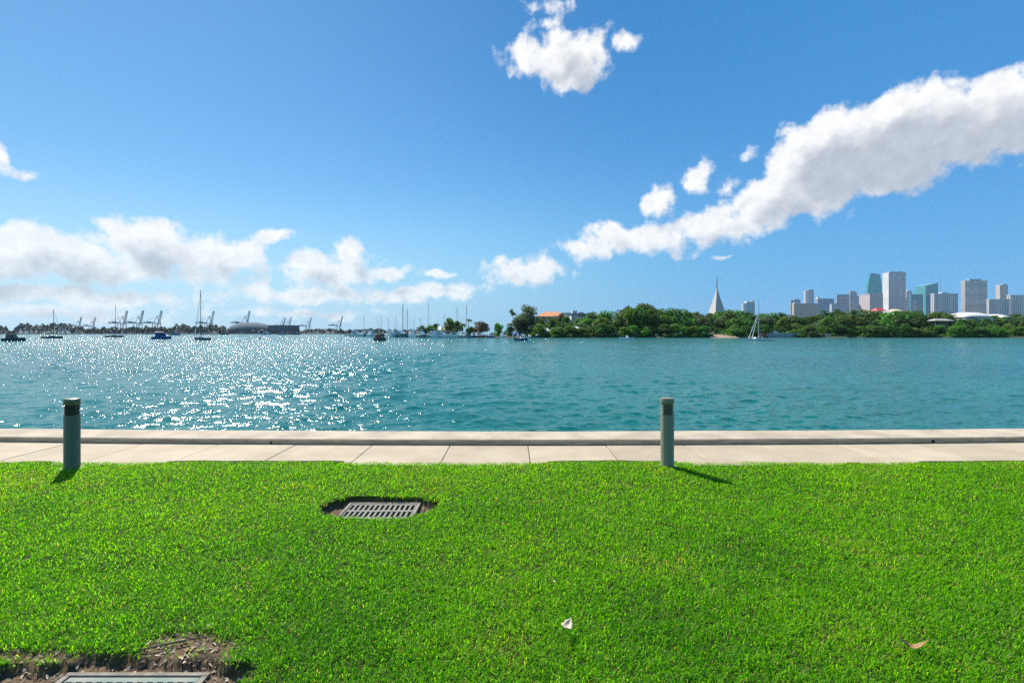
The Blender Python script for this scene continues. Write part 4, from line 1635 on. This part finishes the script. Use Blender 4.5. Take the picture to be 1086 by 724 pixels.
def add_hull(t, L, B, H, m, deck):
    n = 12
    rows = []
    for i in range(n + 1):
        s_ = i / n
        x = (s_ - .5) * L
        w = B / 2 * (1 - max(0, (s_ - .45) / .55) ** 2.3) * (.86 + .14 * min(1, s_ / .25))
        w = max(w, .02)
        h = H * (1 + .30 * s_ * s_)
        rk = .05 * L * max(0, (s_ - .7) / .3) ** 2
        rows.append([(x + rk, -w, h), (x + rk * .4, -w * .86, .05), (x - rk * .2, 0, -.35), (x + rk * .4, w * .86, .05), (x + rk, w, h)])
    V = [q for r_ in rows for q in r_]
    F_ = []
    for i in range(n):
        for k in range(4):
            a = i * 5 + k
            F_.append((a, a + 5, a + 6, a + 1))
    F_.append((0, 1, 2, 3, 4))
    MB().add(V, F_).build('hull', m, t, True)
    V2 = []
    for r_ in rows:
        V2 += [(r_[0][0], r_[0][1] * .97, r_[0][2] - .05), (r_[4][0], r_[4][1] * .97, r_[4][2] - .05)]
    MB().add(V2, [(2 * i, 2 * i + 2, 2 * i + 3, 2 * i + 1) for i in range(n)]).build('deck', deck, t)


def cabin(t, x0, x1, w, z0, z1, m, name='cabin', rake=.25):
    mb = MB()
    q = rake * (z1 - z0) * 1.6
    mb.add([(x0, -w, z0), (x1, -w * .8, z0), (x1, w * .8, z0), (x0, w, z0), (x0 + q * .2, -w * .88, z1), (x1 - q, -w * .7, z1), (x1 - q, w * .7, z1), (x0 + q * .2, w * .88, z1)],
           [(0, 3, 2, 1), (4, 5, 6, 7), (0, 1, 5, 4), (1, 2, 6, 5), (2, 3, 7, 6), (3, 0, 4, 7)])
    o = mb.build(name, m, t)
    h = z1 - z0
    for sy in (-1, 1):
        wm_ = MB()
        ya, yb = w * .97 + .02, w * .80 + .03
        wm_.box(x0 + (x1 - x0) * .15, x0 + (x1 - x0) * .7, sy * ya - .02, sy * ya + .02, z0 + h * .45, z0 + h * .8)
        wm_.build('window', glass_m, t)
    return o


def motorboat(t, L, m, deck=None, console=True):
    B, H = L * .36, L * .13 + .1
    add_hull(t, L, B, H, m, deck or gel_white)
    if console:
        MB().box(-.08 * L, .06 * L, -.3, .3, H - .04, H + .75).build('console', gel_white, t)
        MB().add([(.06 * L, -.32, H + .7), (.06 * L, .32, H + .7), (.02 * L, .3, H + 1.15), (.02 * L, -.3, H + 1.15), (.04 * L, -.32, H + .7), (.04 * L, .32, H + .7), (.0, .3, H + 1.13), (.0, -.3, H + 1.13)],
                 [(0, 1, 2, 3), (5, 4, 7, 6), (0, 3, 7, 4), (1, 5, 6, 2), (3, 2, 6, 7)]).build('windshield', glass_m, t)
    om = MB().box(-.5 * L - .45, -.5 * L + .02, -.2, .2, H * .55, H + .42)
    om.box(-.5 * L - .30, -.5 * L - .12, -.08, .08, -.4, H * .55)
    om.build('outboard_motor', gel_dark, t, bevel=.03)


def cruiser(t, L, m, top, fly=True):
    B, H = L * .32, L * .12 + .2
    add_hull(t, L, B, H, m, gel_white)
    cabin(t, -.30 * L, .26 * L, B * .40, H - .06, H + 1.5, top)
    if fly:
        cabin(t, -.24 * L, .06 * L, B * .32, H + 1.505, H + 2.25, top, 'flybridge', .3)
        MB().box(-.26 * L, .0, -B * .34, B * .34, H + 3.3, H + 3.42).build('hardtop', top, t)
        for sx in (-.24, -.02):
            for sy in (-1, 1):
                MB().tube([(sx * L, sy * B * .3, H + 2.2), (sx * L, sy * B * .3, H + 3.31)], .04, 5).build('hardtop_post', alu, t)
    MB().tube([(.28 * L, -B * .34, H + .1), (.28 * L, -B * .34, H + .75), (.50 * L, 0, H + 1.0), (.28 * L, B * .34, H + .75), (.28 * L, B * .34, H + .1)], .03, 4).build('bow_rail', alu, t)


def sailboat(t, L, m, mast_h, mast_m=None, sailm=None, mast_r=.09, jib=True):
    B, H = L * .28, L * .085 + .15
    add_hull(t, L, B, H, m, gel_white)
    cabin(t, -.15 * L, .22 * L, B * .27, H - .05, H + .45, gel_white, 'cabin', .5)
    mm = mast_m or alu
    mx = .08 * L
    MB().tube([(mx, 0, H), (mx, 0, mast_h)], [mast_r, mast_r * .7], 8).build('mast', mm, t)
    MB().tube([(mx, 0, H + 1.1), (mx - .42 * L, 0, H + 1.2)], mast_r * .7, 6).build('boom', mm, t)
    MB().tube([(mx - .02 * L, 0, H + 1.35), (mx - .2 * L, 0, H + 1.5), (mx - .41 * L, 0, H + 1.38)], [.14, .2, .1], 7).build('furled_sail', sailm or canvas_blue, t)
    for sy in (-1, 1):
        MB().tube([(mx, 0, mast_h * .62), (mx, sy * B * .25, mast_h * .62)], .03, 4).build('spreader', mm, t)
        MB().tube([(mx - .02 * L, sy * B * .44, H), (mx, sy * B * .25, mast_h * .62), (mx, 0, mast_h * .97)], .018, 4).build('shroud', mm, t)
    MB().tube([(mx, 0, mast_h * .97), (.52 * L, 0, H * 1.3)], .02, 4).build('forestay', mm, t)
    MB().tube([(mx, 0, mast_h * .98), (-.49 * L, 0, H)], .018, 4).build('backstay', mm, t)
    if jib:
        MB().tube([(mx + (.50 * L - mx) * .2, 0, mast_h * .78), (.50 * L, 0, H * 1.3 + .4)], [.05, .13], 6).build('furled_jib', gel_white, t)


def afloat(name, label, cat, px, d, rz=0.0, group=None):
    return thing(name, label, cat, (wx(px, d), d, WATER), R(rz), group)


# the white sailboat off the wood
d = 168
t = afloat('sailboat', 'white sloop with bare mast and red canvas off the wood', 'sailboat', 805, d, 180)
L = 30 / F * d
Hh = L * .085 + .15
add_hull(t, L, L * .28, .55, gel_white, gel_white)
cabin(t, -.12 * L, .20 * L, L * .075, .52, 1.15, gel_white, 'cabin', .6)
mh = wz(317.5, d) - WATER
MB().tube([(.01 * L, 0, .5), (.01 * L, 0, mh)], [.13, .09], 8).build('mast', alu, t)
for x1, r_ in ((.36, .10), (.24, .10)):
    MB().tube([(.02 * L, 0, mh * .68), (x1 * L, 0, .85)], [.05, r_ * 1.1], 6).build('furled_jib', gel_white, t)
MB().tube([(.0, 0, mh * .68), (-.24 * L, 0, .7)], .03, 4).build('backstay', alu, t)
for sy in (-1, 1):
    MB().tube([(-.02 * L, sy * 1.0, .5), (.01 * L, sy * .5, mh * .55), (.01 * L, 0, mh * .9)], .02, 4).build('shroud', alu, t)
MB().tube([(0, 0, 1.5), (-.32 * L, 0, 1.7)], .07, 6).build('boom', alu, t)
MB().tube([(-.02 * L, 0, 1.85), (-.15 * L, 0, 2.1), (-.30 * L, 0, 1.9)], [.18, .3, .16], 7).build('sail_cover', canvas_red, t)
MB().box(-.30 * L, -.12 * L, -.8, .8, 1.15, 1.22).build('cockpit_canopy', canvas_red, t)

# white motorboat
t = afloat('motorboat', 'small white open motorboat before the mangroves', 'motorboat', 665, 185, 176)
motorboat(t, 5.4, gel_white)

# boat with the blue canopy
d = 165
t = afloat('motorboat', 'small boat with large blue canopy near the feathery tree', 'motorboat', 553, d, 25)
motorboat(t, 4.6, gel_blue, gel_white)
cv_ = MB()
n = 10
V, F_ = [], []
for i in range(n + 1):
    a = PI * i / n
    for yy in (-.95, .95):
        V.append((-1.75 - 1.15 * math.cos(a), yy, 1.6 + 1.25 * math.sin(a)))
for i in range(n):
    F_.append((2 * i, 2 * i + 1, 2 * i + 3, 2 * i + 2))
cv_.add(V, F_)
o = cv_.build('canopy', canvas_blue, t, True)
sd_ = o.modifiers.new('thickness', 'SOLIDIFY')
sd_.thickness = .05
for sx in (-2.85, -.65):
    for sy in (-.9, .9):
        MB().tube([(sx, sy, .6), (sx, sy, 1.65)], .03, 5).build('canopy_post', alu, t)
MB().box(.3, .9, -.35, .35, .7, 1.7).build('cool_box', gel_white, t)

# trawler with tan wheelhouse
d = 168
t = afloat('trawler', 'small dark-hulled boat with tan wheelhouse, alone off the marina', 'boat', 404.2, d, 74)
add_hull(t, 6.4, 2.7, .95, gel_dark, canvas_tan)
cabin(t, -1.6, 1.2, 1.0, .9, 2.3, canvas_tan, 'wheelhouse', .2)
MB().box(-1.9, 1.0, -1.15, 1.15, 2.305, 2.42).build('roof', gel_white, t)
MB().tube([(0, 0, 2.4), (0, 0, wz(334, d) - WATER)], [.06, .04], 6).build('mast', alu_dark, t)
MB().tube([(-.2, 0, 2.6), (-1.8, .9, wz(335.5, d) - WATER)], .035, 5).build('outrigger', alu_dark, t)
MB().box(-2.5, -1.7, -.8, .8, .95, 1.9).build('stern_canvas', canvas_red, t)

# left: boats in the glitter
SB = 'boats moored before the far left shore'
t = afloat('workboat', 'dark low workboat with wheelhouse at the far left', 'boat', 15, 158, 8, SB)
add_hull(t, 6.2, 2.3, .9, gel_dark, gel_grey)
cabin(t, -1.9, .8, .85, .85, 2.2, gel_dark, 'wheelhouse', .3)
MB().tube([(-.4, 0, 2.2), (-.4, 0, 3.0)], .04, 5).build('mast', alu_dark, t)
t = afloat('sailboat', 'dark moored sailboat with stout mast near the left edge', 'sailboat', 55, 235, 35, SB)
sailboat(t, 7.5, gel_dark, wz(328, 235) - WATER, alu_dark, canvas_tan, .14)
t = afloat('sailboat', 'dark moored sailboat with thin mast beside the three large cranes', 'sailboat', 121, 290, 28, SB)
sailboat(t, 8.5, gel_dark, wz(323, 290) - WATER, alu_dark, canvas_blue, .13)
t = afloat('cabin_cruiser', 'blue canvas-covered cabin cruiser under the third large crane', 'cruiser', 171, 205, 52, SB)
cruiser(t, 6.8, gel_blue, canvas_blue, False)
MB().box(-2.6, .4, -1.0, 1.0, 2.55, 2.95).build('canopy', gel_blue, t, bevel=.1)
t = afloat('cabin_cruiser', 'distant grey cabin cruiser right of the blue cruiser', 'cruiser', 185, 480, 40, SB)
cruiser(t, 9.5, gel_grey, gel_grey, True)
t = afloat('sailboat', 'dark sailboat with the tallest mast on the left water', 'sailboat', 214, 182, 158, SB)
sailboat(t, 7.6, gel_dark, wz(307, 182) - WATER, alu_dark, canvas_blue, .12)
for px, d, Lb, rz, lab in ((238, 600, 9.5, 10, 'distant dark motor cruiser left of the mooring buoy'), (282.5, 640, 12, 0, 'distant pale motor cruiser below the domed hall'),
                           (299, 600, 10, 5, 'distant motor cruiser below the warehouse'), (312, 620, 13, 175, 'distant long dark cruiser right of the warehouse')):
    t = afloat('cabin_cruiser', lab, 'cruiser', px, d, rz, SB)
    cruiser(t, Lb, gel_dark if 'dark' in lab else gel_grey, gel_white if 'pale' in lab else gel_grey, 'long' not in lab)
t = afloat('mooring_buoy', 'small dark mooring buoy in the brightest glitter', 'buoy', 275.5, 225)
MB().lathe([(0, -.3), (.45, -.25), (.6, .1), (.45, .5), (.15, .62), (.12, .9), (0, .92)], 14).build('float', gel_dark, t, True)
MB().lathe([(0, .921), (.10, .921), (.16, 1.05), (.10, 1.18), (0, 1.18)], 8).build('ring', gel_red, t)

# marina
MB_G = 'boats berthed in the marina'
marina = [
    ('cruiser', 378, 330, 11, 12, gel_white, 'white cruiser at the marina outer left end'), ('cruiser', 387, 345, 10, 170, gel_green, 'dim green cruiser second along the marina'),
    ('cruiser', 395, 320, 11, 8, gel_white, 'white cruiser left of the tan wheelhouse boat'), ('cruiser', 413, 285, 11, 165, gel_white, 'white cruiser right of the tan wheelhouse boat'),
    ('cruiser', 424, 282, 13, 4, gel_green, 'green-hulled cruiser below the two tall masts'), ('cruiser', 436, 278, 11, 176, gel_white, 'white cruiser just right of the two tall masts'),
    ('cruiser', 447, 262, 10, 6, gel_green, 'green-hulled cruiser before the low bushy trees'), ('cruiser', 458, 261, 10, 172, gel_white, 'white cruiser under the single thin mast'),
    ('cruiser', 468, 260, 9, 10, gel_white, 'white cruiser left of the lone bushy tree'), ('cruiser', 481, 261, 8, 175, gel_white, 'low white cruiser under the lone bushy tree'),
    ('motor', 492, 259, 6.5, 5, gel_grey, 'grey open boat below the slim palm'), ('cruiser', 502, 260, 6.5, 170, gel_blue, 'blue-hulled cruiser below the rusty brown tree'),
    ('cruiser', 510, 259, 7.5, 12, gel_red, 'red and white cruiser below the rusty brown tree'), ('cruiser', 520, 260, 6.5, 168, gel_blue, 'small blue cruiser right of the red and white one'),
    ('cruiser', 533, 259, 7.5, 15, gel_white, 'white cruiser below the compact bright green tree'), ('motor', 561, 262, 6, 8, gel_white, 'white open boat right of the blue canopy'),
    ('motor', 569, 261, 7, 172, gel_dark, 'low dark boat with white deck beside the boathouse')]
turn = random.Random(8)
for kind, px, d, Lb, rz, m, lab in marina:
    t = afloat('cabin_cruiser' if kind == 'cruiser' else 'motorboat', lab, kind if kind == 'cruiser' else 'motorboat', px, d, rz + turn.choice([-62, -35, 48, 66, 0]), MB_G)
    if kind == 'cruiser':
        cruiser(t, Lb, m, gel_white, Lb > 8)
    else:
        motorboat(t, Lb, m)
for px, d, Lb, rz, top, r_, m, lab in ((426, 296, 13, 60, 322, .22, alu_dark, 'sailboat carrying the stoutest marina mast, left of a close pair'),
                                    (430.8, 300, 12, 62, 327, .18, alu_dark, 'sailboat with the shorter mast of the close pair'),
                                    (453, 290, 12, 55, 320.5, .13, alu, 'sailboat with the single thin tall mast above the low trees'),
                                    (483.7, 300, 11, 50, 325, .13, alu, 'sailboat whose mast rises behind the lone bushy tree'),
                                    (493.7, 300, 11, 52, 323, .13, alu_dark, 'sailboat whose mast rises beside the slim palm'),
                                    (385, 400, 12, 60, 334.5, .15, alu, 'distant sailboat with pale mast at the marina outer end'),
                                    (299.2, 640, 11, 60, 334, .16, alu, 'far sailboat whose mast stands left of the crane pair'),
                                    (438, 330, 10, 60, 338, .10, alu, 'sailboat with short mast right of the close mast pair'),
                                    (411, 340, 10, 58, 337.5, .10, alu, 'sailboat with thin short mast right of the tan wheelhouse boat'),
                                    (419, 325, 10, 64, 335, .10, alu, 'sailboat with thin mast left of the stoutest marina mast'),
                                    (445, 310, 10, 55, 336, .10, alu, 'sailboat with thin mast before the low olive marina tree'),
                                    (470, 305, 11, 60, 333, .10, alu, 'sailboat with thin mast left of the lone bushy tree')):
    t = afloat('sailboat', lab, 'sailboat', px, d, rz, MB_G)
    sailboat(t, Lb, gel_white, wz(top, d) - WATER, m, canvas_blue, r_, False)

t = thing('dock', 'weathered timber dock on pilings in front of marina trees', 'dock', (wx(486, 263.5), 263.5, WATER))
w = 34 / F * 263
MB().box(-w, w, -1.2, 1.2, .75, .95).build('deck', wood_m, t)
for k in range(12):
    x = -w + 2 * w * k / 11
    for sy in (-1.1, 1.1):
        MB().tube([(x, sy, -1), (x, sy, 1.9 if k % 2 else 1.5)], .16, 7).build('piling', wood_m, t)
t = thing('house', 'small pale waterfront house behind the berthed white boats', 'house', (wx(470, 300), 300, LAND))
MB().box(-6, 6, 0, 8, -.2, 3.6).build('wall', white_m, t)
MB().add([(-7, -1, 3.61), (7, -1, 3.61), (7, 9, 3.61), (-7, 9, 3.61), (-4, 4, 5.6), (4, 4, 5.6)], [(0, 1, 5, 4), (1, 2, 5), (2, 3, 4, 5), (3, 0, 4), (3, 2, 1, 0)]).build('roof', palegrey, t)
MB().box(-1, .2, -.05, .1, 0, 2.2).build('door', dark_m, t)
MB().box(2, 4, -.05, .1, 1.2, 2.4).build('window', dark_m, t)

# island edge details
t = thing('retaining_wall', 'low grey retaining wall at the waterline right of the sloop', 'wall', (wx(832, 262.5), 262.5, WATER))
w = 17 / F * 262
MB().box(-w, w, 0, .6, -1, 2.3).build('wall_body', grey_m, t)
MB().box(-w - .2, w + .2, -.12, .72, 2.303, 2.5).build('coping', palegrey, t)
t = thing('beach_wall', 'pale low wall behind the retaining wall among the bushes', 'wall', (wx(875, 270), 270, LAND))
w = 10 / F * 270
MB().box(-w, w, 0, .5, -.2, 1.3).build('wall_body', white_m, t)
MB().box(-w - .1, w + .1, -.1, .6, 1.303, 1.45).build('coping', palegrey, t)
sand = paint('sand', (.34, .22, .16), (.26, .17, .12), scale=.6, rough=1)
mb = MB()
x0, x1 = wx(750, 264), wx(779, 264)
mb.add([(x0, 258, WATER - .1), (x1, 258, WATER - .1), (x1, 268, .5), (x0, 268, .5), (x1, 276, .6), (x0, 276, .6)], [(0, 1, 2, 3), (3, 2, 4, 5)])
tag(mb.build('beach', sand), kind='structure')

# ------------------------------------------------------------------ thin sea haze over the bay
hm = bpy.data.materials.new('bay_haze')
hm.use_nodes = True
hm.node_tree.nodes.clear()
g = NG(hm.node_tree)
out = g.n('ShaderNodeOutputMaterial')
pv = g.n('ShaderNodeVolumePrincipled')
pv.inputs['Color'].default_value = (.72, .86, 1.0, 1)
pv.inputs['Density'].default_value = 0.00004
pv.inputs['Anisotropy'].default_value = .0
hm.node_tree.links.new(pv.outputs[0], out.inputs['Volume'])
hz = MB().box(-6500, 6500, -60, 6300, WATER - 3.5, 320).build('haze', hm)
tag(hz, 'thin pale sea haze over the bay', 'haze', kind='stuff')
